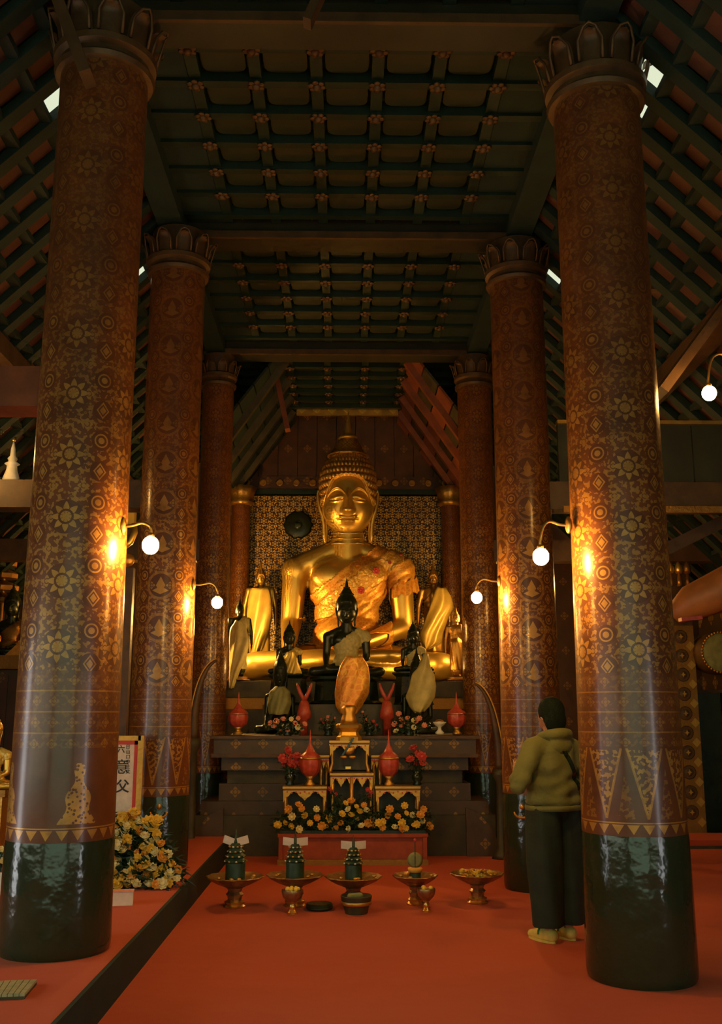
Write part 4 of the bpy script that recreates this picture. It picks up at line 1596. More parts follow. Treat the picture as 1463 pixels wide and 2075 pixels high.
# outer pair, nearer and lower
p = at(481, 1400, 12.95)
bk = thing('side_stand', 'dark stand under the dark headed statue next to the third column', 'stand', (p.x, 12.93, 0))
obj('stand_body', MB().bbox(-0.16, 0.16, -0.0, 0.02, 1.2, 1.3), M['wood_dark'], bk)
stn = t = standing('dark headed standing statue wrapped in pale yellow cloth beside the third column', (p.x, 13.0, 1.96), 0.98, M['bronze'], M['cream_cloth'], 0.2)
cl = cloth_panel('robe_cloth', rows_px([(1258, 476, 490), (1275, 466, 500), (1300, 464, 506), (1330, 464, 500), (1365, 464, 484), (1395, 464, 474)], 12.86), 12.86, M['cream_cloth'], None, 2, 0.018, 0.012, 0.06)
attach(cl, stn)['label'] = 'pale yellow cloth wrapping the dark headed statue beside the third column'
p = at(929, 1400, 12.95)
t = standing('slim small golden standing statue next to the third column on the visitor side', (p.x, 13.05, 1.96), 0.86, M['gold_old'], M['gold_old'], -0.2)
# pale statue cloth glimpsed between the second and third columns
p = at(404, 1320, 13.2)
sb3 = thing('side_block', 'dark block carrying the pale draped figure glimpsed between two columns', 'block', (p.x - 0.05, 13.2, 0))
obj('block_body', MB().bbox(-0.15, 0.15, -0.2, 0.2, 0.0, p.z), M['wood_dark'], sb3)
standing('pale draped figure glimpsed between the second and third columns', (p.x - 0.05, 13.2, p.z + 0.05), 0.55, M['gold_old'], M['cream_cloth'])

# small altar lamps on the pedestal, hidden behind the little statues, shining up at the great image
for px, w_, lb in ((586, 0.22, 'small altar lamp hidden behind the satin wrapped statue'), (838, 0.14, 'small altar lamp hidden behind the small statue on the visitor side')):
    q = at(px, 1350, 12.82)
    al_ = thing('altar_lamp', lb, 'lamp', q)
    obj('bulb', MB().ball((0, 0, 0), 0.032, 14, 9), bulb_mat(LAMP_W * w_, 0.032), al_, True)
    obj('socket', MB().lathe([(0.03, 1.602 - q.z), (0.03, 1.62 - q.z), (0.012, 1.64 - q.z), (0.012, -0.045), (0.02, -0.025)], 12), M['brass'], al_, True)

# curved gilded tusks beside the third columns
def bez(p, q, r, s, n=18):
    return [(1 - t) ** 3 * p + 3 * (1 - t) ** 2 * t * q + 3 * (1 - t) * t * t * r + t ** 3 * s for t in [k / n for k in range(n + 1)]]
for pts, lb in (((at(1013, 1562, 10.86), at(1010, 1480, 10.86), at(995, 1400, 10.86), at(962, 1386, 10.86)), 'curved tusk with a gilt edge leaning by the third column, visitor side'),
                ((at(392, 1500, 10.86), at(392, 1420, 10.86), at(408, 1350, 10.86), at(440, 1338, 10.86)), 'curved tusk leaning by the third column, flower heap side')):
    t = thing('tusk', lb, 'tusk')
    B = bez(*pts)
    obj('tusk_body', MB().tube(B, [0.055 - 0.045 * k / 18 for k in range(19)], 12), M['wood'], t, True)
    s = 1 if pts[0].x > 0 else -1
    obj('gilt_edge', MB().tube([b + Vector((s * (0.052 - 0.043 * k / 18), -0.02, 0.02 * k / 18)) for k, b in enumerate(B)], 0.010, 6), M['gold_old'], t, True)
    f = pts[0]
    obj('stand', MB().lathe([(0.11, 0.0), (0.10, 0.04), (0.05, 0.10), (0.045, f.z - 0.12), (0.08, f.z - 0.05), (0.07, f.z + 0.02)], 16, c=(f.x, f.y, 0.0)), M['wood_dark'], t, True)


# ------------------------------------------------------------------ urns, vases, flowers
def urn(label, px, ytop, ybot, Y, w, mat=None, group=None):
    a, b = at(px, ybot, Y), at(px, ytop, Y)
    h = b.z - a.z
    t = thing('lotus_urn', label, 'urn', a, 0, group)
    r = w / 2
    obj('foot', MB().lathe([(r * 0.50, 0), (r * 0.52, h * 0.03), (r * 0.30, h * 0.07), (r * 0.26, h * 0.12), (r * 0.5, h * 0.17)], 20), M['gold_old'], t, True)
    rad = lambda an, rr, z: rr * (1 + 0.05 * cos(8 * an))
    obj('bowl', MB().lathe([(r * 0.5, h * 0.17), (r * 0.85, h * 0.24), (r * 0.98, h * 0.34), (r, h * 0.42), (r * 0.92, h * 0.48)], 32, rad=rad), mat or M['red_pat'], t, 'auto')
    obj('lid', MB().lathe([(r * 0.96, h * 0.48), (r * 0.97, h * 0.50), (r * 0.82, h * 0.545), (r * 0.56, h * 0.585), (r * 0.46, h * 0.60), (r * 0.34, h * 0.65), (r * 0.18, h * 0.71), (r * 0.12, h * 0.76), (r * 0.14, h * 0.78), (r * 0.08, h * 0.82), (r * 0.06, h * 0.92), (0.002, h)], 32, rad=rad), mat or M['red_pat'], t, 'auto')
    obj('band', MB().lathe([(r * 0.99, h * 0.465), (r * 1.04, h * 0.475), (r * 1.04, h * 0.49), (r * 0.99, h * 0.50)], 32), M['gold_old'], t, True)
    return t


urn('coral lotus bud urn at the flower heap end of the altar top', 482, 1402, 1488, 11.35, 0.215)
urn('coral lotus bud urn at the visitor end of the altar top', 926, 1402, 1488, 11.35, 0.205)

BOX_Y0, BOX_Y1 = 10.42, 10.98
# red chest at the foot of the altar
a, b = at(562, 1750, BOX_Y0), at(867, 1690, BOX_Y0)
cx, hw = (a.x + b.x) / 2, (b.x - a.x) / 2
BT = 0.30
bx = thing('altar_chest', 'low red carpet covered platform with gilt edges in front of the altar', 'platform', (cx, 0, 0))
obj('core', MB().bbox(-hw + 0.03, hw - 0.03, BOX_Y0 + 0.03, BOX_Y1, 0.05, BT - 0.03), M['red_felt'], bx)
obj('top_edge', MB().bbox(-hw, hw, BOX_Y0, BOX_Y1, BT - 0.035, BT), M['red_felt'], bx)
obj('foot_edge', MB().bbox(-hw, hw, BOX_Y0 - 0.02, BOX_Y1, 0, 0.055), M['gold_dull'], bx)
for s in (-1, 1):
    obj('corner_post', MB().bbox(s * (hw - 0.03) - 0.02, s * (hw - 0.03) + 0.02, BOX_Y0, BOX_Y0 + 0.05, 0.05, BT - 0.03), M['red_felt'], bx)


INLAY = MB().prism([(0.011, 0), (0, 0.011), (-0.011, 0), (0, -0.011)], -0.004, 0.004, map=lambda v: Vector((v.x, v.z, v.y))).mesh('inlay', M['red_paint'])


def fret_table(label, x0, x1, ztop, zbot, Y0, Y1, arches=1, back=False, name='offering_table'):
    """small gold inlaid table with a scalloped apron"""
    t = thing(name, label, 'table', ((x0 + x1) / 2, (Y0 + Y1) / 2, zbot))
    w, d, h = (x1 - x0) / 2, (Y1 - Y0) / 2, ztop - zbot
    g = M['gold_old']
    obj('tabletop', MB().bbox(-w, w, -d, d, h - 0.022, h), g, t)
    obj('top_moulding', MB().bbox(-w * 0.98, w * 0.98, -d + 0.01, d - 0.01, h - 0.040, h - 0.022), M['wood_red'], t)
    aw = 2 * w * 0.96 / arches
    for k in range(arches):
        cx_ = -w * 0.96 + aw * (k + 0.5)
        poly = [(cx_ - aw / 2, h - 0.04), (cx_ + aw / 2, h - 0.04)]
        dp = min(0.09, h * 0.32)
        n = 16
        for q in range(n + 1):
            u = 1 - 2 * q / n
            drop = dp * (0.55 + 0.45 * cos(u * pi * 2)) if abs(u) < 0.95 else dp * 1.2
            drop *= (1 + 0.10 * cos(q * pi))
            poly.append((cx_ + u * aw / 2, h - 0.04 - drop))
        obj('apron', MB().prism(poly, -d, -d + 0.018), g, t)
        for q in range(9 if arches == 1 else 5):
            u = (q + 0.5) / (9 if arches == 1 else 5) * 2 - 1
            link('inlay', INLAY, t, (cx_ + u * aw * 0.46, -d - 0.002, h - 0.052 - 0.012 * (q % 2)), (pi / 2, 0, 0))
    for sx_ in (-1, 1):
        for sy_ in (-1, 1):
            x_ = sx_ * (w - 0.025)
            y_ = sy_ * (d - 0.025)
            obj('leg', MB().tube([(x_, y_, h - 0.04), (x_ - sx_ * 0.006, y_, h * 0.55), (x_ - sx_ * 0.008, y_, h * 0.3), (x_ + sx_ * 0.012, y_, 0.03), (x_ + sx_ * 0.014, y_, 0)], [0.026, 0.017, 0.015, 0.020, 0.024], 8), g, t, True)
    if arches == 2:
        obj('leg', MB().tube([(0, -d + 0.01, h - 0.04), (0, -d + 0.01, 0)], [0.022, 0.014], 8), g, t, True)
    # open tray inside reflects dark
    obj('back_panel', MB().bbox(-w * 0.92, w * 0.92, d - 0.03, d - 0.02, 0.02, h - 0.04), M['wood_dark'], t)
    return t


def X(px, Y, z=0.8): return at(px, 1560, Y).x
TZ = at(660, 1594, 10.55).z
fret_table('gold fretwork table under the tall coral urn, flower heap side', X(573, 10.55), X(663, 10.55), TZ, BT, 10.56, 10.86)
fret_table('gold fretwork table under the tall coral urn, visitor side', X(760, 10.55), X(852, 10.55), TZ, BT, 10.56, 10.86)
TM = at(712, 1567, 10.60).z
fret_table('middle gold table with two small arches', X(668, 10.6), X(757, 10.6), TM, BT, 10.60, 10.95, 2)
TT = at(708, 1501, 10.62).z
fret_table('highest gold table holding the gilded pedestal, on top of the two arched table', X(667, 10.62), X(749, 10.62), TT, TM, 10.62, 10.92)
# ledges at both sides, half hidden by the urns
fret_table('narrow gold table squeezed behind the urn, flower heap side', X(645, 10.95), X(667, 10.95), at(650, 1530, 10.95).z, BT, 10.90, 10.975)
fret_table('narrow gold table squeezed behind the urn, visitor side', X(752, 10.95), X(775, 10.95), at(760, 1530, 10.95).z, BT, 10.90, 10.975)
# black tray with gilt ornament inside the top table
tr = thing('gilt_ornament', 'black wrapped gilt ornament with two loops on the highest gold table', 'ornament', at(707, 1535, 10.58))
obj('ribbon', MB().beam((-0.07, 0, 0.02), (0.05, 0, 0.20), 0.02, 0.05, (0, 1, 0)), M['black'], tr)
obj('gilt_leaf', MB().ball((0.01, -0.01, 0.07), (0.055, 0.02, 0.035), 12, 8, rot=(0, -0.6, 0)), M['gold_old'], tr, True)
for s in (-1, 1):
    obj('gilt_loop', MB().ball((s * 0.045 - 0.01, -0.015, 0.005), (0.038, 0.02, 0.018), 12, 8), M['gold_old'], tr, True)
obj('gilt_plate', MB().bbox(-0.035, 0.02, -0.02, -0.01, -0.115, -0.09), M['gold'], tr)

urn('tall coral lotus bud urn on the gold table, flower heap side', 628, 1478, 1592, 10.70, 0.215)
urn('tall coral lotus bud urn on the gold table, visitor side', 788, 1478, 1592, 10.70, 0.205)

# gilded pedestal under the hanging sash
p = at(707, 1500, 10.75)
gp = thing('gilded_pedestal', 'waisted gilded pedestal below the orange sash', 'pedestal', (p.x, 10.75, TT))
h = at(707, 1466, 10.75).z - TT
obj('pedestal_body', MB().lathe([(0.135, 0), (0.135, h * 0.2), (0.11, h * 0.3), (0.10, h * 0.5), (0.115, h * 0.62), (0.14, h * 0.75), (0.145, h * 0.9), (0.12, h)], 8), M['gold'], gp)
obj('figure_base', MB().lathe([(0.09, h), (0.075, h + 0.05), (0.06, h + 0.10), (0.075, h + 0.16), (0.05, h + 0.19)], 16, rad=lambda a, r, z: r * (1 + 0.08 * cos(6 * a))), M['gold_old'], gp, True)

# pink tree-like vases with two raised arms
for px, lb in ((616, 'coral vase with two raised prongs behind the bouquet, flower heap side'), (784, 'coral vase with two raised prongs behind the bouquet, visitor side')):
    p = at(px, 1458, 11.75); q = at(px, 1384, 11.75)
    t = thing('pronged_vase', lb, 'vase', (p.x, 11.75, 1.25))
    hh = p.z - 1.25; h = q.z - p.z
    obj('vase_body', MB().lathe([(0.05, 0), (0.05, max(hh, 0.01)), (0.085, hh + 0.02), (0.080, hh + h * 0.2), (0.055, hh + h * 0.45), (0.035, hh + h * 0.52)], 18), M['red_pat'], t, True)
    for s in (-1, 1):
        obj('prong', MB().tube([(0, 0, hh + h * 0.5), (s * 0.03, 0, hh + h * 0.65), (s * 0.07, 0, hh + h * 0.85), (s * 0.085, 0, hh + h)], [0.025, 0.024, 0.020, 0.008], 8), M['red_pat'], t, True)

# blossoms
def blossom_mesh(mat, r=1.0, layers=3, n=8, name='blossom'):
    mb = MB()
    mb.ball((0, 0, 0), (0.55 * r, 0.55 * r, 0.45 * r), 8, 5)
    for l in range(layers):
        tilt = 0.15 + l * 0.42
        rr = r * (1.0 - 0.12 * l)
        for k in range(n - l):
            a = 2 * pi * (k + 0.5 * l) / (n - l)
            d = Vector((cos(a) * cos(tilt), sin(a) * cos(tilt), sin(tilt)))
            sd_ = Vector((-sin(a), cos(a), 0)) * rr * 0.32
            base = d * rr * 0.25
            mid_ = d * rr * 0.72 + Vector((0, 0, 0.05 * rr))
            tip = d * rr + Vector((0, 0, 0.18 * rr))
            mb.add([base - sd_ * 0.5, base + sd_ * 0.5, mid_ + sd_, tip, mid_ - sd_], [(0, 1, 2, 3, 4)])
    me = bpy.data.meshes.new(name)
    me.from_pydata([tuple(v) for v in mb.v], [], mb.f)
    me.materials.append(mat)
    me.polygons.foreach_set('use_smooth', [True] * len(me.polygons))
    return me


BL = {k: blossom_mesh(M[k]) for k in ('yel', 'yel2', 'white_p', 'pink', 'rose')}


def foliage(name, pts, parent, size=0.06, per=10):
    mb = MB()
    for p in pts:
        for k in range(per):
            d = Vector((random.gauss(0, 1), random.gauss(0, 1), random.gauss(0, 0.8))).normalized()
            c = Vector(p) + d * random.uniform(0, size)
            u = d.cross(Vector((random.random(), random.random(), random.random()))).normalized()
            s = size * random.uniform(0.5, 1.0)
            mb.add([c - u * s * 0.28, c + d * s * 0.6 + u * 0.1 * s, c + u * s * 0.28, c + d * s + Vector((0, 0, -0.2 * s))], [(0, 1, 3, 2)])
            mb.f[-1] = tuple(mb.f[-1])
    me = bpy.data.meshes.new(name)
    me.from_pydata([tuple(v) for v in mb.v], [], mb.f)
    me.materials.append(M['leaf'])
    o = link(name, me, parent)
    o['kind'] = 'stuff'
    return o


def put_blossoms(parent, specs):
    for (p, r, k) in specs:
        o = link('blossom', BL[k], parent, p, (radians(60) + random.gauss(0, 0.35), random.gauss(0, 0.3), random.gauss(0, 0.35)), r)


# long low arrangement on the red platform
org = Vector((cx, 10.5, BT))
fa = thing('flower_arrangement', 'long low bank of yellow chrysanthemums on the red platform', 'flowers', org)
obj('tray', MB().bbox(-hw + 0.02, hw - 0.02, -0.06, 0.05, 0.0, 0.03), M['black'], fa)
spots = [(578, 1668), (592, 1655), (605, 1632), (612, 1640), (618, 1653), (628, 1668), (641, 1640), (652, 1674), (660, 1675), (563, 1672), (590, 1675), (606, 1681), (585, 1640), (642, 1657),
         (693, 1650), (700, 1628), (706, 1640), (712, 1624), (690, 1668), (712, 1652), (723, 1660), (733, 1674), (746, 1668), (756, 1672), (768, 1668), (776, 1665), (707, 1680), (680, 1680), (738, 1632), (729, 1645), (722, 1635), (742, 1642),
         (790, 1640), (806, 1655), (820, 1633), (823, 1648), (836, 1652), (852, 1652), (858, 1640), (845, 1670), (823, 1678), (800, 1677), (870, 1674), (786, 1653), (815, 1668), (838, 1673), (856, 1663), (812, 1680), (775, 1676), (666, 1660)]
sp, fol = [], []
for i, (px, py) in enumerate(spots):
    Yq = 10.44 + random.uniform(-0.03, 0.07)
    q = at(px, py, Yq)
    big = (i * 7) % 5
    sp.append((q - org, 0.030 + 0.006 * big * 0.6 + random.uniform(0, 0.008), ('yel', 'yel2', 'yel', 'white_p', 'yel2')[(i * 3) % 5]))
for k in range(150):
    u = random.uniform(-1, 1)
    ztop = 0.16 + 0.12 * math.exp(-((u - 0.02) / 0.25) ** 2) + 0.04 * abs(u)
    fol.append((u * (hw + 0.02), random.uniform(-0.02, 0.05), random.uniform(0.03, ztop)))
put_blossoms(fa, sp)
foliage('foliage', fol, fa, 0.07, 12)


def bouquet(label, blooms, Y, vz, kinds, group=None, vase=True, size=(0.03, 0.042)):
    xs = [b[0] for b in blooms]; ys = [b[1] for b in blooms]
    c = at(sum(xs) / len(xs), max(ys), Y)
    o_ = Vector((c.x, Y, vz))
    t = thing('bouquet', label, 'flowers', o_)
    sp, st_, fo = [], MB(), []
    ztop = max(c.z, vz + 0.08)
    for i, (px, py) in enumerate(blooms):
        q = at(px, py, Y + random.uniform(-0.06, 0.06)) - o_
        sp.append((q, random.uniform(*size), kinds[i % len(kinds)]))
        st_.tube([q, q * 0.5 + Vector((0, 0, 0.25 * q.z * 0)) + Vector((0, 0, 0.05)), (0, 0, 0.06)], 0.004, 5)
        fo.append(q * 0.85); fo.append(q * 0.6)
    obj('stem', st_, M['leaf'], t)
    put_blossoms(t, sp)
    foliage('foliage', fo, t, 0.065, 8)
    if vase:
        obj('vase', MB().lathe([(0.045, 0), (0.05, 0.01), (0.035, 0.03), (0.06, 0.07), (0.055, 0.10), (0.04, 0.12), (0.05, 0.14)], 16), M['black'], t, True)
    return t


random.seed(11)
def scatter_px(cx_, cy_, rx, ry, n):
    out = []
    while len(out) < n:
        a, r = random.uniform(0, 2 * pi), sqrt(random.random())
        out.append((cx_ + rx * r * cos(a), cy_ + ry * r * sin(a)))
    return out


bouquet('pink and cream bouquet on the altar edge, flower heap side', [(555, 1473), (568, 1476), (577, 1472), (583, 1478), (590, 1470), (598, 1466), (603, 1474), (611, 1479), (560, 1462), (574, 1458), (590, 1457), (604, 1456), (548, 1465), (617, 1468), (578, 1495), (556, 1506)], 11.25, 1.25, ('pink', 'pink', 'white_p', 'pink'))
bouquet('pink and cream bouquet on the altar edge, visitor side', [(803, 1482), (813, 1472), (820, 1466), (829, 1472), (812, 1458), (826, 1456), (838, 1460), (845, 1462), (850, 1456), (838, 1474), (808, 1447), (800, 1468), (836, 1489), (853, 1499), (860, 1470)], 11.25, 1.25, ('white_p', 'pink', 'pink'))
bouquet('spray of tiny pink blossoms beside the gilded pedestal, flower heap side', [(655, 1465), (662, 1460), (668, 1466), (674, 1462), (660, 1474), (667, 1478), (672, 1472), (678, 1455), (651, 1458), (664, 1452)], 11.3, 1.25, ('rose', 'pink'), size=(0.014, 0.024))
bouquet('spray of tiny pink blossoms beside the gilded pedestal, visitor side', [(738, 1450), (742, 1458), (740, 1466), (748, 1470), (752, 1474), (760, 1478), (763, 1470), (735, 1443), (756, 1462)], 11.3, 1.25, ('rose', 'pink'), size=(0.014, 0.024))
zz_ = 0.90
for px0, lb, pts in ((592, 'cluster of red roses on a side stand, flower heap side', [(583, 1522), (573, 1538), (592, 1537), (600, 1545), (588, 1550), (578, 1547), (602, 1533)]),
                     (845, 'cluster of red roses on a side stand, visitor side', [(838, 1517), (855, 1534), (841, 1546), (848, 1528), (832, 1540), (856, 1546)])):
    cpt = at(px0, 1588, 10.78)
    bouquet(lb, pts, 10.78, max(cpt.z, TZ) + 0.001 if False else TZ, ('rose',), size=(0.045, 0.06))
bouquet('few red roses hanging between the gold tables', [(667, 1598), (674, 1604), (682, 1610), (745, 1600), (751, 1606), (748, 1612)], 10.57, BT, ('rose',), vase=False, size=(0.024, 0.034))
# small things on the altar lip
gl = thing('goblet', 'small white footed goblet on the altar edge near the coral urn', 'goblet', at(891, 1488, 11.25))
obj('goblet_body', MB().lathe([(0.045, 0), (0.05, 0.02), (0.02, 0.05), (0.02, 0.08), (0.05, 0.10), (0.075, 0.13), (0.07, 0.135)], 18), M['white'], gl, True)
obj('contents', MB().ball((0, 0, 0.135), (0.05, 0.05, 0.03), 12, 8), M['gold_old'], gl, True)

# ------------------------------------------------------------------ offerings on the carpet
def pedestal_tray(label, px, yb, yd, wpx, group='footed trays on the carpet', fill=True):
    b = on_z(px, yb)
    Y = b.y
    d = at(px, yd, Y)
    r = wpx / 2 * (Y * 0.98) / F
    h = d.z
    t = thing('pedestal_tray', label, 'tray', (b.x, Y, 0), 0)
    wob = lambda a, rr, z: rr * (1 + 0.035 * cos(12 * a))
    obj('dish', MB().lathe([(r * 0.35, h - 0.075), (r * 0.62, h - 0.05), (r * 0.88, h - 0.02), (r, h), (r * 0.98, h + 0.006), (r * 0.82, h - 0.012), (r * 0.55, h - 0.028), (r * 0.2, h - 0.03)], 48, rad=wob), M['silver'], t, 'auto')
    obj('stem', MB().lathe([(r * 0.40, h - 0.072), (r * 0.26, h - 0.085), (r * 0.22, h - 0.11), (r * 0.30, h * 0.42), (r * 0.24, h * 0.34), (r * 0.22, h * 0.24)], 24, rad=lambda a, rr, z: rr * (1 + 0.06 * cos(8 * a))), M['silver'], t, 'auto')
    obj('base', MB().lathe([(r * 0.36, 0), (r * 0.38, h * 0.04), (r * 0.30, h * 0.10), (r * 0.34, h * 0.18), (r * 0.22, h * 0.25)], 24, rad=lambda a, rr, z: rr * (1 + 0.05 * cos(10 * a))), M['brass'], t, 'auto')
    if fill:
        for k in range(5):
            a = random.uniform(0, 2 * pi); rr = random.uniform(0.55, 0.75) * r
            obj('gilt_boss', MB().ball((rr * cos(a), rr * sin(a), h + 0.002), (0.018, 0.018, 0.010), 8, 6), M['gold_old'], t, True)
    return t, b.x, Y, h, r


def leaf_tower(label, x, Y, z, h, w, cards='paper', ctilt=(0.1, -0.1), cw=0.09):
    t = thing('offering_tower', label, 'offering', (x, Y, z))
    r = w / 2
    obj('drum', MB().lathe([(r, 0), (r * 1.0, h * 0.44), (r * 0.92, h * 0.46)], 24), M['banana'], t, 'auto')
    rr = r
    for k in range(4):
        z0 = h * (0.46 + 0.12 * k)
        q = r * (1.04 - 0.14 * k)
        obj('tier', MB().lathe([(q * 0.80, z0), (q * 1.02, z0 + h * 0.015), (q * 1.05, z0 + h * 0.045), (q * 0.86, z0 + h * 0.075), (q * 0.72, z0 + h * 0.12)], 24, rad=lambda a, r_, zz: r_ * (1 + 0.06 * cos(9 * a))), M['banana'], t, 'auto')
        for m_ in range(9):
            a = 2 * pi * m_ / 9 + k * 0.3
            obj('bead', MB().ball((q * 1.02 * cos(a), q * 1.02 * sin(a), z0 + h * 0.03), (0.011, 0.011, 0.007), 6, 4), M['paper'] if m_ % 2 else M['gold_old'], t, True)
    obj('tip', MB().lathe([(r * 0.35, h * 0.93), (r * 0.22, h * 1.0), (r * 0.10, h * 1.14), (0.003, h * 1.28)], 12), M['banana'], t, True)
    if cards:
        for s, ti in zip((-1, 1), ctilt):
            c = MB().box((s * cw * 0.62, -0.012, h * 1.0), (cw, 0.003, 0.062), (0.15, ti, s * 0.25))
            obj('card', c, M[cards], t)
    return t


random.seed(5)
PT = []
for (px, yb, yd, w, lb) in ((475, 1838, 1776, 112, 'footed tray with a banana leaf tower, outermost on the flower heap side'),
                            (597, 1836, 1773, 112, 'footed tray behind the small goblet of yellow sweets'),
                            (716, 1834, 1776, 112, 'footed tray behind the brown bowl, in the middle of the row'),
                            (842, 1832, 1774, 88, 'smaller footed tray with the half finished offering'),
                            (968, 1830, 1770, 104, 'footed tray heaped with yellow petals, nearest the visitor')):
    PT.append(pedestal_tray(lb, px, yb, yd, w))
for i, (px, yt, wp, lb, ct_) in enumerate(((474, 1703, 39, 'banana leaf tower topped with pale cards, outermost on the flower heap side', (0.30, -0.25)),
                                           (592, 1705, 36, 'banana leaf tower with cards in front of the platform corner', (0.1, -0.05)),
                                           (714, 1712, 34, 'banana leaf tower with white cards in front of the platform middle', (0.05, -0.05)))):
    t, x, Y, h, r = PT[i]
    hh = at(px, yt, Y).z - (h - 0.028)
    leaf_tower(lb, x, Y, h - 0.028, hh, wp * Y * 0.98 / F, 'paper', ct_)
# the half finished one: a dark drum, an orange band and a dried fan on a stick
t, x, Y, h, r = PT[3]
o = thing('small_offering', 'small dark drum with a dried fan on a stick, on the smaller tray', 'offering', (x, Y, h - 0.028))
obj('drum', MB().lathe([(0.045, 0), (0.045, 0.05), (0.04, 0.055)], 20), M['banana'], o, 'auto')
obj('band', MB().lathe([(0.055, 0.055), (0.06, 0.085), (0.05, 0.09)], 20), M['yel2'], o, True)
obj('fan', MB().lathe([(0.0, 0), (0.04, 0.004), (0.062, 0.0), (0.04, -0.004), (0.0, -0.002)], 20, cap=False).xf(Matrix.Translation((0, 0, 0.145)) @ Matrix.Rotation(pi / 2, 4, 'X')), M['green_cloth'], o, True)
obj('stick', MB().tube([(0, 0, 0.05), (0, 0, 0.30)], [0.006, 0.004], 6), M['wood_dark'], o)
obj('knob', MB().ball((0, 0, 0.30), (0.012, 0.012, 0.014), 8, 6), M['rose'], o, True)
t, x, Y, h, r = PT[4]
o = thing('petal_heap', 'heap of yellow petals on the tray nearest the visitor', 'petals', (x, Y, h - 0.03))
for k in range(22):
    a, q = random.uniform(0, 2 * pi), sqrt(random.random()) * r * 0.7
    link('blossom', BL['yel' if k % 3 else 'yel2'], o, (q * cos(a), q * sin(a), 0.022 + random.uniform(0, 0.012)), (random.gauss(0, 0.4), random.gauss(0, 0.4), random.random() * 6), 0.026)


def goblet(label, px, yb, yt, wpx, fill):
    b = on_z(px, yb)
    Y = b.y
    h = at(px, yt, Y).z
    r = wpx / 2 * Y * 0.98 / F
    t = thing('footed_goblet', label, 'goblet', (b.x, Y, 0))
    obj('cup', MB().lathe([(r * 0.45, h * 0.50), (r * 0.85, h * 0.68), (r, h * 0.92), (r * 0.96, h), (r * 0.88, h * 0.94), (r * 0.6, h * 0.8), (0.01, h * 0.78)], 24, rad=lambda a, q, z: q * (1 + 0.03 * cos(10 * a))), M['silver'], t, 'auto')
    obj('foot', MB().lathe([(r * 0.50, 0), (r * 0.52, h * 0.08), (r * 0.30, h * 0.2), (r * 0.36, h * 0.32), (r * 0.25, h * 0.42), (r * 0.48, h * 0.52)], 20), M['brass'], t, 'auto')
    for k in range(fill):
        a = 2 * pi * k / max(1, fill)
        obj('sweet', MB().ball((r * 0.5 * cos(a), r * 0.5 * sin(a), h + 0.002), (0.018, 0.018, 0.016), 8, 6), M['yel'], t, True)
    return t


goblet('small footed goblet of yellow sweets in front of the second tray', 592, 1852, 1802, 42, 7)
goblet('small footed goblet with an orange rim near the half finished offering', 864, 1848, 1800, 36, 3)
b = on_z(722, 1850)
bw = thing('offering_bowl', 'round brown bowl with a gilt band in front of the middle tray', 'bowl', (b.x, b.y, 0))
r = 0.115
obj('bowl_body', MB().lathe([(r * 0.75, 0), (r * 0.80, 0.02), (r * 0.86, 0.055), (r * 0.98, 0.08), (r * 1.05, 0.125), (r, 0.13), (r * 0.8, 0.10), (0.01, 0.09)], 32), M['wood_dark'], bw, 'auto')
obj('gilt_band', MB().lathe([(r * 0.93, 0.06), (r * 1.0, 0.066), (r * 1.02, 0.088), (r * 0.97, 0.09)], 32), M['gold_old'], bw, True)
obj('green_roll', MB().capsule((-0.05, -0.03, 0.125), (0.03, -0.02, 0.13), 0.022, 0.022, 10), M['green_cloth'], bw, True)
b = on_z(647, 1843)
dk = thing('black_lid', 'flat round black lid lying on the carpet between goblet and bowl', 'lid', (b.x, b.y, 0))
obj('lid_body', MB().lathe([(0.085, 0), (0.102, 0.008), (0.104, 0.038), (0.095, 0.048), (0.05, 0.05), (0.02, 0.05)], 28), M['black'], dk, 'auto')
obj('rim', MB().lathe([(0.104, 0.012), (0.109, 0.016), (0.109, 0.022), (0.104, 0.026)], 28), M['black'], dk, True)

# ------------------------------------------------------------------ the flower heap and framed board on the raised floor
random.seed(21)
Yh = 7.85
base = at(285, 1812, Yh)
fh = thing('flower_heap', 'large heap of yellow and cream flowers on the raised floor behind the nearest column', 'flowers', (base.x, Yh, 0.21))
o0 = Vector((base.x, Yh, 0.21))
sp, fo = [], []
def heap_edge(py):      # right outline of the heap
    pts = [(1640, 262), (1655, 300), (1680, 312), (1700, 330), (1730, 345), (1760, 362), (1790, 360), (1806, 330), (1815, 290)]
    for (y0, x0), (y1, x1) in zip(pts, pts[1:]):
        if y0 <= py <= y1:
            return x0 + (x1 - x0) * (py - y0) / (y1 - y0)
    return 260
tries = 0
done = []
while len(done) < 88 and tries < 4000:
    tries += 1
    py = random.uniform(1652, 1806)
    px = random.uniform(190, heap_edge(py))
    if any((px - a) ** 2 + (py - b) ** 2 < 10.5 ** 2 for a, b in done): continue
    done.append((px, py))
    u = (py - 1640) / 170
    Yq = Yh + 0.22 - 0.35 * u + random.uniform(-0.03, 0.03)
    q = at(px, py, Yq)
    if q.z < 0.25: q.z = 0.25
    sp.append((q - o0, random.uniform(0.030, 0.050), random.choice(('yel', 'yel', 'white_p', 'white_p', 'yel2', 'white_p'))))
    fo.append((q - o0) * 0.92 + Vector((0, 0.05, 0)))
for px, py in ((250, 1655), (272, 1648), (300, 1665), (312, 1672), (318, 1664)):
    sp.append((at(px, py, Yh + 0.15) - o0, 0.055, 'yel'))
put_blossoms(fh, sp)
foliage('foliage', fo, fh, 0.10, 14)
obj('basket', MB().lathe([(0.11, 0), (0.13, 0.02), (0.14, 0.16), (0.10, 0.22)], 20), M['leaf'], fh, True, loc=(-0.14, 0.24, 0))

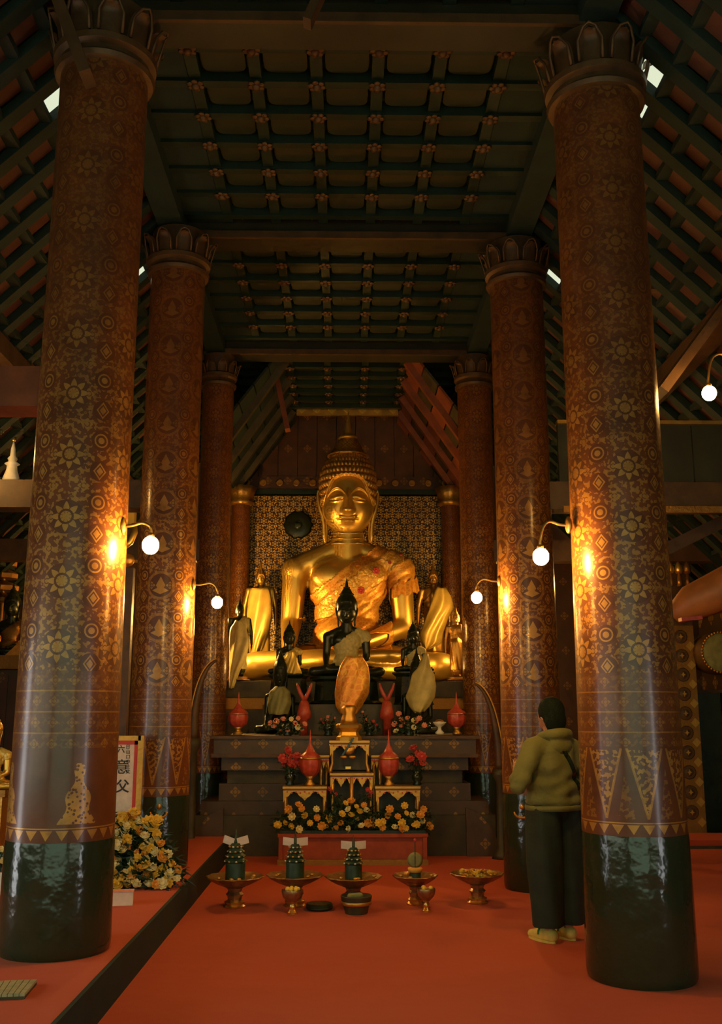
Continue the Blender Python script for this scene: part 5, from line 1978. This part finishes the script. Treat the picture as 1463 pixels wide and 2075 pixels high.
Ys = 8.25
a, b = at(212, 1496, Ys), at(280, 1650, Ys)
fb = thing('framed_board', 'tall white notice board with black characters and a red and gilt frame', 'sign', ((a.x + b.x) / 2 - 0.03, Ys, 0.21))
W2 = (b.x - a.x) / 2 + 0.03
zt, zb_ = a.z - 0.21, b.z - 0.21
obj('board_face', MB().bbox(-W2 + 0.03, W2 - 0.03, -0.005, 0.015, zb_, zt - 0.03), M['paper'], fb)
fr, rd = MB(), MB()
for s in (-1, 1):
    fr.bbox(s * W2 - 0.022, s * W2 + 0.022, -0.02, 0.025, zb_ - 0.03, zt + 0.02)
    rd.bbox(s * (W2 - 0.037) - 0.015, s * (W2 - 0.037) + 0.015, -0.010, 0.0, zb_, zt - 0.02)
fr.bbox(-W2, W2, -0.02, 0.025, zt - 0.018, zt + 0.02)
fr.bbox(-W2, W2, -0.02, 0.025, zb_ - 0.05, zb_ - 0.01)
rd.bbox(-W2 + 0.02, W2 - 0.02, -0.010, 0.0, zt - 0.05, zt - 0.018)
obj('frame', fr, M['gold_old'], fb)
obj('red_border', rd, M['red_paint'], fb)
for s in (-1, 1):
    obj('leg', MB().beam((s * W2 * 0.8, 0.03, zb_), (s * W2 * 0.8, 0.10, 0.0), 0.03, 0.03), M['wood'], fb)
def glyph(txt, px, py, hpx, parent, org_, bold=0.004, name='lettering'):
    cu = bpy.data.curves.new(name, 'FONT')
    cu.body = txt
    cu.align_x = 'CENTER'; cu.align_y = 'CENTER'
    s = hpx * Ys * 0.98 / F
    cu.size = s
    cu.offset = bold
    cu.extrude = 0.001
    o = bpy.data.objects.new(name, cu)
    COL.objects.link(o)
    dg = bpy.context.evaluated_depsgraph_get()
    me = bpy.data.meshes.new_from_object(o.evaluated_get(dg))
    bpy.data.objects.remove(o); bpy.data.curves.remove(cu)
    me.materials.clear(); me.materials.append(M['ink'])
    p = at(px, py, Ys - 0.012) - Vector(org_)
    return link(name, me, parent, (p.x, -0.008, p.z), (pi / 2, 0, 0))
og = (fb.location.x, Ys, 0.21)
glyph('六', 245, 1519, 16, fb, og, 0.001)
glyph('意', 246, 1556, 30, fb, og, 0.0008)
glyph('父', 248, 1595, 27, fb, og, 0.002)
for k in range(6):
    glyph('日山口中土文'[k], 259, 1514 + k * 10, 9, fb, og, 0.0004)
cd = thing('small_card_box', 'small pinkish box on the raised floor in front of the flower heap', 'box', (0, 0, 0))
p = on_z(246, 1834, 0.21)
cd.location = (p.x - 0.05, p.y, 0.21)
obj('box_body', MB().box((0, 0, 0.045), (0.25, 0.07, 0.09), (0, 0, 0.15)), M['paper'], cd)
obj('box_lid', MB().box((0, 0, 0.092), (0.26, 0.08, 0.008), (0, 0, 0.15)), M['pink'], cd)

# plaited mat piece at the picture edge
p = on_z(20, 2000, 0.21)
mt_ = thing('cane_tray', 'flat slatted cane tray on the raised carpet in front of the nearest column', 'tray', (p.x - 0.10, p.y, 0.21))
fr = MB()
A = [on_z(75, 1984, 0.235), on_z(50, 2013, 0.235), on_z(-70, 2018, 0.235), on_z(-60, 1990, 0.235)]
for k in range(10):
    s0, s1 = k / 10, (k + 0.88) / 10
    q = [A[0].lerp(A[3], s0), A[0].lerp(A[3], s1), A[1].lerp(A[2], s1), A[1].lerp(A[2], s0)]
    q = [v - mt_.location for v in q]
    obj('slat', MB().add([v for v in q] + [v + Vector((0, 0, -0.012)) for v in q], [(0, 1, 2, 3), (7, 6, 5, 4), (0, 4, 5, 1), (1, 5, 6, 2), (2, 6, 7, 3), (3, 7, 4, 0)]), M['cane'], mt_)
q = [v - mt_.location for v in A]
obj('tray_base', MB().add([v + Vector((0, 0, -0.012)) for v in q] + [v + Vector((0, 0, -0.0249)) for v in q], [(0, 1, 2, 3), (7, 6, 5, 4), (0, 4, 5, 1), (1, 5, 6, 2), (2, 6, 7, 3), (3, 7, 4, 0)]), M['wood_dark'], mt_)

# ------------------------------------------------------------------ left aisle, behind the nearest column
p = at(22, 978, 9.0)
sp_ = thing('gilt_spire', 'pale gilt spire finial standing on the aisle beam', 'finial', (p.x, 9.0, 3.61))
h = at(22, 893, 9.0).z - 3.61
obj('spire_body', MB().lathe([(0.075, 0), (0.078, 0.02), (0.05, h * 0.28), (0.045, h * 0.38), (0.07, h * 0.42), (0.035, h * 0.48), (0.045, h * 0.55), (0.025, h * 0.62), (0.020, h * 0.8), (0.004, h)], 16), M['white'], sp_, True)
obj('spire_tip', MB().lathe([(0.006, h * 0.98), (0.018, h * 1.0), (0.002, h * 1.06)], 10), M['gold'], sp_, True)
# side shrine
Yw = 12.6
z1 = at(20, 1328, Yw).z
sh = thing('side_shrine', 'dark side altar cabinet with a pale rail in the aisle opposite the visitor', 'cabinet', (-4.0, Yw, 0))
obj('cabinet_body', MB().bbox(-0.85, 0.75, 0, 0.8, 0.21, z1 - 0.18), M['altar'], sh)
obj('cabinet_rail', MB().bbox(-0.88, 0.82, -0.05, 0.82, z1 - 0.17, z1), M['gold_dull'], sh)
for k in range(5):
    obj('door_panel', MB().bbox(-0.80 + k * 0.31, -0.53 + k * 0.31, -0.02, 0.0, 0.5, z1 - 0.25), M['gable'], sh)
p = at(8, 1322, Yw + 0.2)
seated('seated_image', 'shadowy seated statue on the side altar', (p.x, Yw + 0.4, z1), 0.25, M['bronze'], M['gold_dull'])
p = at(15, 1040, Yw + 0.6)
ch = thing('tiered_parasol', 'dark tiered ceremonial parasol above the side altar', 'parasol', (p.x, Yw + 0.65, z1))
hp = p.z - z1
obj('pole', MB().tube([(0, 0, 0), (0, 0, hp)], 0.02, 8), M['gold_dull'], ch)
for k in range(7):
    z_ = hp * (0.42 + 0.085 * k)
    r_ = 0.22 - 0.022 * k
    obj('tier', MB().lathe([(r_, z_ - 0.09), (r_ * 1.02, z_ - 0.03), (r_ * 0.8, z_), (0.03, z_ + 0.05)], 18, rad=lambda a, q, z: q * (1 + 0.05 * cos(9 * a))), M['gold_dull'], ch, 'auto')
p = at(36, 1278, Yw + 0.1)
cs = thing('cushion', 'orange triangular cushion on the side altar next to the nearest column', 'cushion', (p.x, Yw + 0.1, z1))
obj('cushion_body', MB().prism([(-0.10, 0), (0.12, 0), (0.12, 0.22)], -0.12, 0.12), M['yel2'], cs)
# gold image at the very edge, with its stand and flowers
p = at(-22, 1610, 8.3)
gs = thing('gilt_stand', 'gilded wooden stand at the picture edge beside the nearest column', 'stand', (p.x, 8.3, 0.21))
h = at(0, 1600, 8.2).z - 0.21
obj('stand_body', MB().bbox(-0.16, 0.16, -0.16, 0.16, 0, h - 0.05), M['gold_old'], gs)
obj('stand_top', MB().bbox(-0.19, 0.19, -0.19, 0.19, h - 0.05, h), M['gold_dull'], gs)
seated('seated_image', 'yellow gold seated statue at the picture edge beside the nearest column', (p.x + 0.0, 8.3, h + 0.21), 0.165, M['gold'], M['yellow_cloth'])
bouquet('yellow flowers at the picture edge beside the black column foot', [(0, 1735), (8, 1745), (10, 1765), (-4, 1752), (4, 1776), (-12, 1740), (-14, 1768), (2, 1722)], 7.6, 0.36, ('yel', 'white_p'), size=(0.03, 0.045))
bxx = at(-10, 1812, 7.6)
wb_ = thing('white_plinth', 'white plinth under the yellow flowers at the picture edge', 'plinth', (bxx.x, 7.62, 0.21))
obj('plinth_body', MB().bbox(-0.14, 0.085, -0.1, 0.12, 0, 0.14), M['white'], wb_)
obj('plinth_lip', MB().bbox(-0.15, 0.09, -0.11, 0.13, 0.14, 0.155), M['white'], wb_)
# gilt carving between the first and second columns
for py0, py1, lb in ((1030, 1060, 'upper'), (1062, 1125, 'lower')):
    pass
Yk = 10.2
kx = at(262, 1080, Yk)
gk = thing('gilt_carving', 'gilded carved bracket glimpsed between the two columns opposite the visitor', 'carving', (kx.x, Yk, 0))
pz = lambda y: at(262, y, Yk).z
obj('carved_post', MB().bbox(-0.09, 0.06, 0, 0.1, 0.21, pz(1150)), M['wood'], gk)
obj('carved_block', MB().bbox(-0.08, 0.05, -0.02, 0.08, pz(1062), pz(1032)), M['gold'], gk)
obj('carved_scroll', MB().tube([(0.05, -0.02, pz(1062)), (0.06, -0.03, pz(1080)), (0.02, -0.05, pz(1100)), (-0.03, -0.05, pz(1112)), (-0.08, -0.02, pz(1095))], [0.03, 0.035, 0.04, 0.03, 0.015], 10), M['gold'], gk, True)
obj('carved_foot', MB().ball((-0.01, -0.0, pz(1135)), (0.08, 0.05, 0.07)), M['gold_old'], gk, True)

# ------------------------------------------------------------------ right aisle
Yp = 12.4
a, b = at(1357, 1400, Yp), at(1412, 1400, Yp)
zt = at(1380, 1268, Yp).z
gpst = thing('stencilled_post', 'square post with gold roundels and diamonds beside the column that hides the visitor', 'post', ((a.x + b.x) / 2, Yp, 0))
hwp = (b.x - a.x) / 2
obj('post_shaft', MB().bbox(-hwp, hwp, -0.02, 0.3, 0, zt), M['gold_dull'], gpst)
obj('post_shaft', MB().bbox(-hwp, hwp, 0.0, 0.28, zt, 3.3), M['wood'], gpst)
dmm = MB().prism([(-0.055, 0), (0, -0.06), (0.055, 0), (0, 0.06)], -0.032, -0.02).mesh('diamond', M['gold_old'])
rdm = MB().lathe([(0.075, 0), (0.085, 0.010), (0.075, 0.014), (0.055, 0.004), (0.045, 0.010), (0.02, 0.012)], 20).xf(Matrix.Rotation(pi / 2, 4, 'X')).mesh('roundel', M['capital'], True)
rdg = MB().prism([(-0.032, 0), (-0.01, -0.01), (0, -0.036), (0.01, -0.01), (0.032, 0), (0.01, 0.01), (0, 0.036), (-0.01, 0.01)], -0.045, -0.03).mesh('roundel_star', M['gold_old'])
k = 0
z = zt - 0.14
while z > 0.3:
    link('roundel', rdm, gpst, (0, -0.02, z))
    link('roundel_star', rdg, gpst, (0, 0, z))
    for s in (-1, 1):
        link('diamond', dmm, gpst, (s * (hwp - 0.055), 0, z - 0.115))
    z -= 0.235
# gilt lotus finials above the sloping beam
for i, (px, lb) in enumerate(((1357, 'gilt bell shaped pendant touching the column edge above the glowing beam'), (1374, 'narrow gilt pendant, middle one above the glowing beam'), (1391, 'dim pendant, farthest from the column above the glowing beam'))):
    p = at(px, 1140, 12.15)
    t = thing('gilt_pendant', lb, 'ornament', (p.x, 12.15, 3.35))
    hh = 3.35 - at(px, 1162, 12.15).z
    obj('bell', MB().lathe([(0.010, 0), (0.020, -hh * 0.1), (0.044, -hh * 0.4), (0.050, -hh * 0.75), (0.036, -hh)], 14), M['gold'] if i < 2 else M['gold_dull'], t, True)
    obj('tassel', MB().lathe([(0.014, -hh), (0.030, -hh - 0.10), (0.034, -hh - 0.16)], 10), M['gold_old'] if i < 2 else M['gold_dull'], t, True)
# drum
p = at(1463, 1322, 12.1)
dr = thing('temple_drum', 'round drum with a beaded pale rim hanging at the picture edge in the aisle', 'drum', p)
obj('drum_body', MB().lathe([(0.24, -0.0), (0.27, 0.15), (0.24, 0.45)], 32).xf(Matrix.Rotation(-pi / 2, 4, 'X')), M['wood'], dr, 'auto')
obj('drum_skin', MB().lathe([(0.235, 0.0), (0.20, 0.012), (0.02, 0.014)], 32).xf(Matrix.Rotation(pi / 2, 4, 'X')), M['green_cloth'], dr, 'auto')
bead = MB()
for k in range(40):
    a_ = 2 * pi * k / 40
    bead.ball((0.245 * cos(a_), -0.008, 0.245 * sin(a_)), 0.016, 6, 4)
obj('drum_rim', bead, M['gold_old'], dr, True, kind='stuff')
# screen wall behind, with the dark cabinet below
z0 = at(1440, 1398, 12.75).z
dw = thing('dark_cabinet', 'large black cabinet under the drum in the aisle behind the visitor', 'cabinet', (4.17, 12.75, 0))
obj('cabinet_body', MB().bbox(-0.62, 0.62, 0.0, 0.7, 0.0, z0 - 0.04), M['black'], dw)
obj('cabinet_top', MB().bbox(-0.65, 0.65, -0.03, 0.72, z0 - 0.04, z0), M['wood'], dw)
for k in range(2):
    d_ = obj('door', MB().bbox(-0.60 + 0.61 * k, -0.01 + 0.61 * k, -0.015, 0.0, 0.05, z0 - 0.08), M['black'], dw)
    obj('handle', MB().ball((-0.05 + 0.10 * k, -0.025, z0 * 0.5), (0.015, 0.015, 0.03), 8, 6), M['brass'], d_, True)
pn = thing('wall_panel', 'reddish brown stencilled panel behind the drum', 'panel', (4.2, 13.5, 0))
for k in range(4):
    obj('board', MB().bbox(-0.65 + 0.33 * k, -0.33 + 0.33 * k, 0, 0.04, z0 + 0.0, z0 + 1.3), M['gable'], pn)
sdb = thing('carpet_step', 'low red carpeted step on the aisle floor behind the column', 'step', (4.05, 12.2, 0))
obj('step_body', MB().bbox(-0.85, 0.8, -0.6, 0.12, 0, 0.09), M['carpet'], sdb)
obj('step_edge', MB().bbox(-0.87, 0.82, -0.62, 0.14, 0.0, 0.03), M['wood_dark'], sdb)


# ------------------------------------------------------------------ the visitor
# local frame: facing -Y, origin on the floor between the feet, height 1.57 m
def person():
    p0 = on_z(1134, 1903)
    px_mid = at(1127, 1650, 7.0)
    t = thing('person', 'person in olive hooded jacket and wide black trousers beside the column, seen from behind', 'person', (1.43, 7.02, 0), radians(-150))
    bd_ = MB()
    # torso, neck and head (under the clothes too)
    bd_.ball((0, 0, 0.93), (0.155, 0.11, 0.13), 18, 12)
    bd_.ball((0, 0.0, 1.06), (0.125, 0.09, 0.14), 18, 12)
    bd_.ball((0, 0.01, 1.20), (0.155, 0.10, 0.13), 18, 12)
    bd_.capsule((0, 0.015, 1.27), (0, 0.0, 1.40), 0.055, 0.050, 14)
    bd_.ball((0, -0.005, 1.475), (0.072, 0.088, 0.105), 20, 16)
    bd_.ball((0, -0.045, 1.42), (0.050, 0.048, 0.048), 14, 10)          # jaw
    bd_.capsule((0, -0.085, 1.475), (0, -0.103, 1.447), 0.008, 0.013, 8)  # nose
    for s in (-1, 1):
        bd_.ball((s * 0.028, -0.080, 1.478), (0.014, 0.010, 0.008), 10, 6)
        bd_.ball((s * 0.074, 0.005, 1.465), (0.010, 0.020, 0.030), 10, 8)
        bd_.capsule((s * 0.05, 0.01, 1.31), (s * 0.165, 0.01, 1.26), 0.05, 0.052, 12)
    bd_.ball((0, -0.086, 1.418), (0.022, 0.010, 0.006), 10, 6)
    bd_.ball((0, -0.086, 1.409), (0.018, 0.010, 0.006), 10, 6)
    # arms: elbows out, forearms brought together in front
    el = {-1: Vector((-0.325, 0.02, 1.03)), 1: Vector((0.325, 0.02, 1.03))}
    wr = {-1: Vector((-0.07, -0.26, 1.08)), 1: Vector((0.07, -0.26, 1.08))}
    for s in (-1, 1):
        sh_ = Vector((s * 0.175, 0.01, 1.25))
        bd_.capsule(sh_, el[s], 0.048, 0.038, 12)
        bd_.capsule(el[s], wr[s], 0.038, 0.025, 12)
        # hand holding a phone-sized leaf
        hd = (Vector((-s * 0.2, -0.8, 0.35))).normalized()
        pc = wr[s] + hd * 0.045
        bd_.ball(pc, (0.014, 0.045, 0.034), 12, 8)
        for k in range(4):
            f0 = pc + hd * 0.030 + Vector((0, 0, 0.027 - k * 0.017))
            finger(bd_, f0, hd, Vector((-s * 0.9, 0.2, 0)), 0.070 - 0.006 * abs(k - 1.3), 0.0078)
        finger(bd_, pc + Vector((0, -0.0, 0.032)), Vector((-s * 0.2, -0.6, 0.8)), Vector((-s * 0.5, 0, 0)), 0.055, 0.009)
        # legs and feet
        bd_.capsule((s * 0.085, 0, 0.88), (s * 0.085, -0.01, 0.47), 0.080, 0.055, 14)
        bd_.capsule((s * 0.085, -0.01, 0.47), (s * 0.080, 0.015, 0.09), 0.052, 0.033, 14)
        bd_.capsule((s * 0.080, 0.02, 0.045), (s * 0.095, -0.13, 0.035), 0.035, 0.026, 10)
    link('body', fuse('body', bd_, M['skin'], 0.0072, 2, keep=True), t)
    # hair
    hr_ = MB()
    hr_.ball((0, 0.018, 1.502), (0.092, 0.098, 0.104), 20, 14)
    hr_.ball((0, 0.055, 1.44), (0.088, 0.060, 0.090), 18, 12)
    hr_.ball((0, 0.045, 1.385), (0.060, 0.040, 0.055), 14, 10)
    hr_.ball((0.0, 0.03, 1.545), (0.055, 0.06, 0.045), 12, 8)
    link('hair', fuse('hair', hr_, M['hair'], 0.009, 3, keep=True), t)
    # jacket
    jk = MB()
    jk.ball((0, 0.005, 0.98), (0.205, 0.150, 0.16), 20, 14)
    jk.capsule((0, 0.0, 0.90), (0, 0.0, 0.98), 0.15, 0.15, 20)
    jk.ball((0, 0.005, 0.90), (0.205, 0.160, 0.08), 20, 10)
    jk.ball((0, 0.01, 1.13), (0.180, 0.140, 0.20), 20, 14)
    jk.ball((0, 0.02, 1.24), (0.170, 0.115, 0.10), 20, 12)
    for s in (-1, 1):
        sh_ = Vector((s * 0.170, 0.012, 1.245))
        jk.capsule((s * 0.04, 0.02, 1.30), sh_, 0.075, 0.080, 14)
        jk.capsule(sh_, el[s] + Vector((0, 0.01, 0)), 0.080, 0.068, 14)
        jk.capsule(el[s] + Vector((0, 0.01, 0)), wr[s] + (el[s] - wr[s]) * 0.12, 0.068, 0.046, 14)
    jm = fuse('jacket', jk, M['hoodie'], 0.012, 3, keep=True)
    co, no = arrays(jm)
    # soft folds and a straight hem
    f = 0.006 * np.sin(co[:, 2] * 60 + 3 * np.sin(co[:, 0] * 9)) * np.exp(-((co[:, 2] - 1.0) / 0.12) ** 2) + 0.004 * np.sin(co[:, 0] * 40 + co[:, 2] * 14)
    co2 = co + no * f[:, None]
    low = co2[:, 2] < 0.845
    co2[low, 2] = 0.845
    jm.vertices.foreach_set('co', co2.ravel())
    jm.update()
    jo = link('jacket', jm, t)
    hd_ = MB()
    hd_.tube([(0.11 * cos(a), 0.03 + 0.085 * sin(a), 1.335 + 0.015 * sin(a)) for a in [-0.5 + (pi + 1.0) * k / 18 for k in range(19)]], [0.020 + 0.022 * sin(pi * k / 18) for k in range(19)], 12)
    hd_.ball((0, 0.10, 1.27), (0.10, 0.045, 0.075), 16, 10)
    link('hood', fuse('hood', hd_, M['hoodie'], 0.010, 3, keep=True), t)
    obj('hem', MB().lathe([(1.0, 0.842), (1.04, 0.846), (1.045, 0.872), (1.0, 0.878)], 40, rad=lambda a, r, z: r * 0.202 / sqrt(cos(a) ** 2 + (sin(a) / 0.79) ** 2), cap=False), M['hoodie'], t, True)
    # bag strap across the back
    bvh_ = BVHTree.FromPolygons([v.co for v in jm.vertices], [tuple(p.vertices) for p in jm.polygons])
    st = []
    for k in range(15):
        u = k / 14
        x, z = 0.035 - 0.165 * u, 1.30 - 0.32 * u
        h_ = bvh_.ray_cast(Vector((x, 1.0, z)), Vector((0, -1, 0)))
        y = h_[0].y if h_[0] else 0.14
        st.append(Vector((x, y + 0.006, z)))
    sm = MB()
    for a_, b_ in zip(st, st[1:]):
        sm.beam(a_, b_ + (b_ - a_) * 0.1, 0.030, 0.008, (0, 1, 0))
    obj('bag_strap', sm, M['black'], t)
    # wide trousers
    tr_ = MB()
    tr_.ball((0, 0.0, 0.86), (0.190, 0.140, 0.11), 20, 12)
    for s in (-1, 1):
        tr_.capsule((s * 0.085, 0.0, 0.84), (s * 0.098, 0.0, 0.50), 0.125, 0.122, 16)
        tr_.capsule((s * 0.098, 0.0, 0.50), (s * 0.098, 0.012, 0.10), 0.122, 0.104, 16)
    tm_ = fuse('trousers', tr_, M['trousers'], 0.013, 3, keep=True)
    co, no = arrays(tm_)
    co[:, 2] = np.where(co[:, 2] < 0.105, 0.105, co[:, 2])
    co = co + no * (0.005 * np.sin(np.arctan2(co[:, 1], co[:, 0]) * 9 + co[:, 2] * 6))[:, None]
    tm_.vertices.foreach_set('co', co.ravel()); tm_.update()
    link('trousers', tm_, t)
    # shoes
    for s in (-1, 1):
        so = MB()
        so.capsule((s * 0.080, 0.035, 0.045), (s * 0.088, -0.06, 0.042), 0.044, 0.042, 14)
        so.capsule((s * 0.088, -0.06, 0.040), (s * 0.098, -0.155, 0.030), 0.042, 0.028, 14)
        sho = link('shoe', fuse('shoe', so, M['shoe'], 0.008, 3, keep=True), t)
        obj('sole', MB().lathe([(1, 0), (1.0, 0.014)], 24, rad=lambda a, r, z: 0.055).xf(Matrix.Translation((s * 0.088, -0.06, 0)) @ Matrix.Diagonal((0.85, 2.35, 1, 1))), M['shoe'], sho)
        obj('stripe', MB().tube([(s * 0.087 + 0.049 * cos(a), -0.045 - 0.01 * abs(sin(a)) , 0.045 + 0.044 * sin(a)) for a in [pi * k / 12 for k in range(13)]], 0.006, 6), M['green'], sho, True)
    return t


visitor = person()


# ------------------------------------------------------------------ groups
GR = {'column': 'two rows of stencilled columns', 'wall_lamp': 'bulb lamps on curved arms', 'altar_lamp': 'small altar lamps', 'seated_image': 'seated statues',
      'standing_image': 'standing statues', 'lotus_urn': 'coral lotus bud urns', 'offering_table': 'gold fretwork tables', 'offering_tower': 'banana leaf towers',
      'footed_goblet': 'small footed goblets on the carpet', 'bouquet': 'cut flowers around the altar', 'statue_stand': 'stands under the small statues',
      'brace': 'slanting timbers', 'tusk': 'curved tusks', 'pronged_vase': 'coral pronged vases', 'gilt_pendant': 'gilt pendants', 'side_block': 'statue blocks',
      'lamp_post': 'lamp posts', 'slanting_beam': 'slanting beams of the aisle'}
for o in list(COL.objects):
    if o.parent is None and o.get('category') and not o.get('group'):
        k = o.name.split('.')[0]
        if k in GR:
            o['group'] = GR[k]
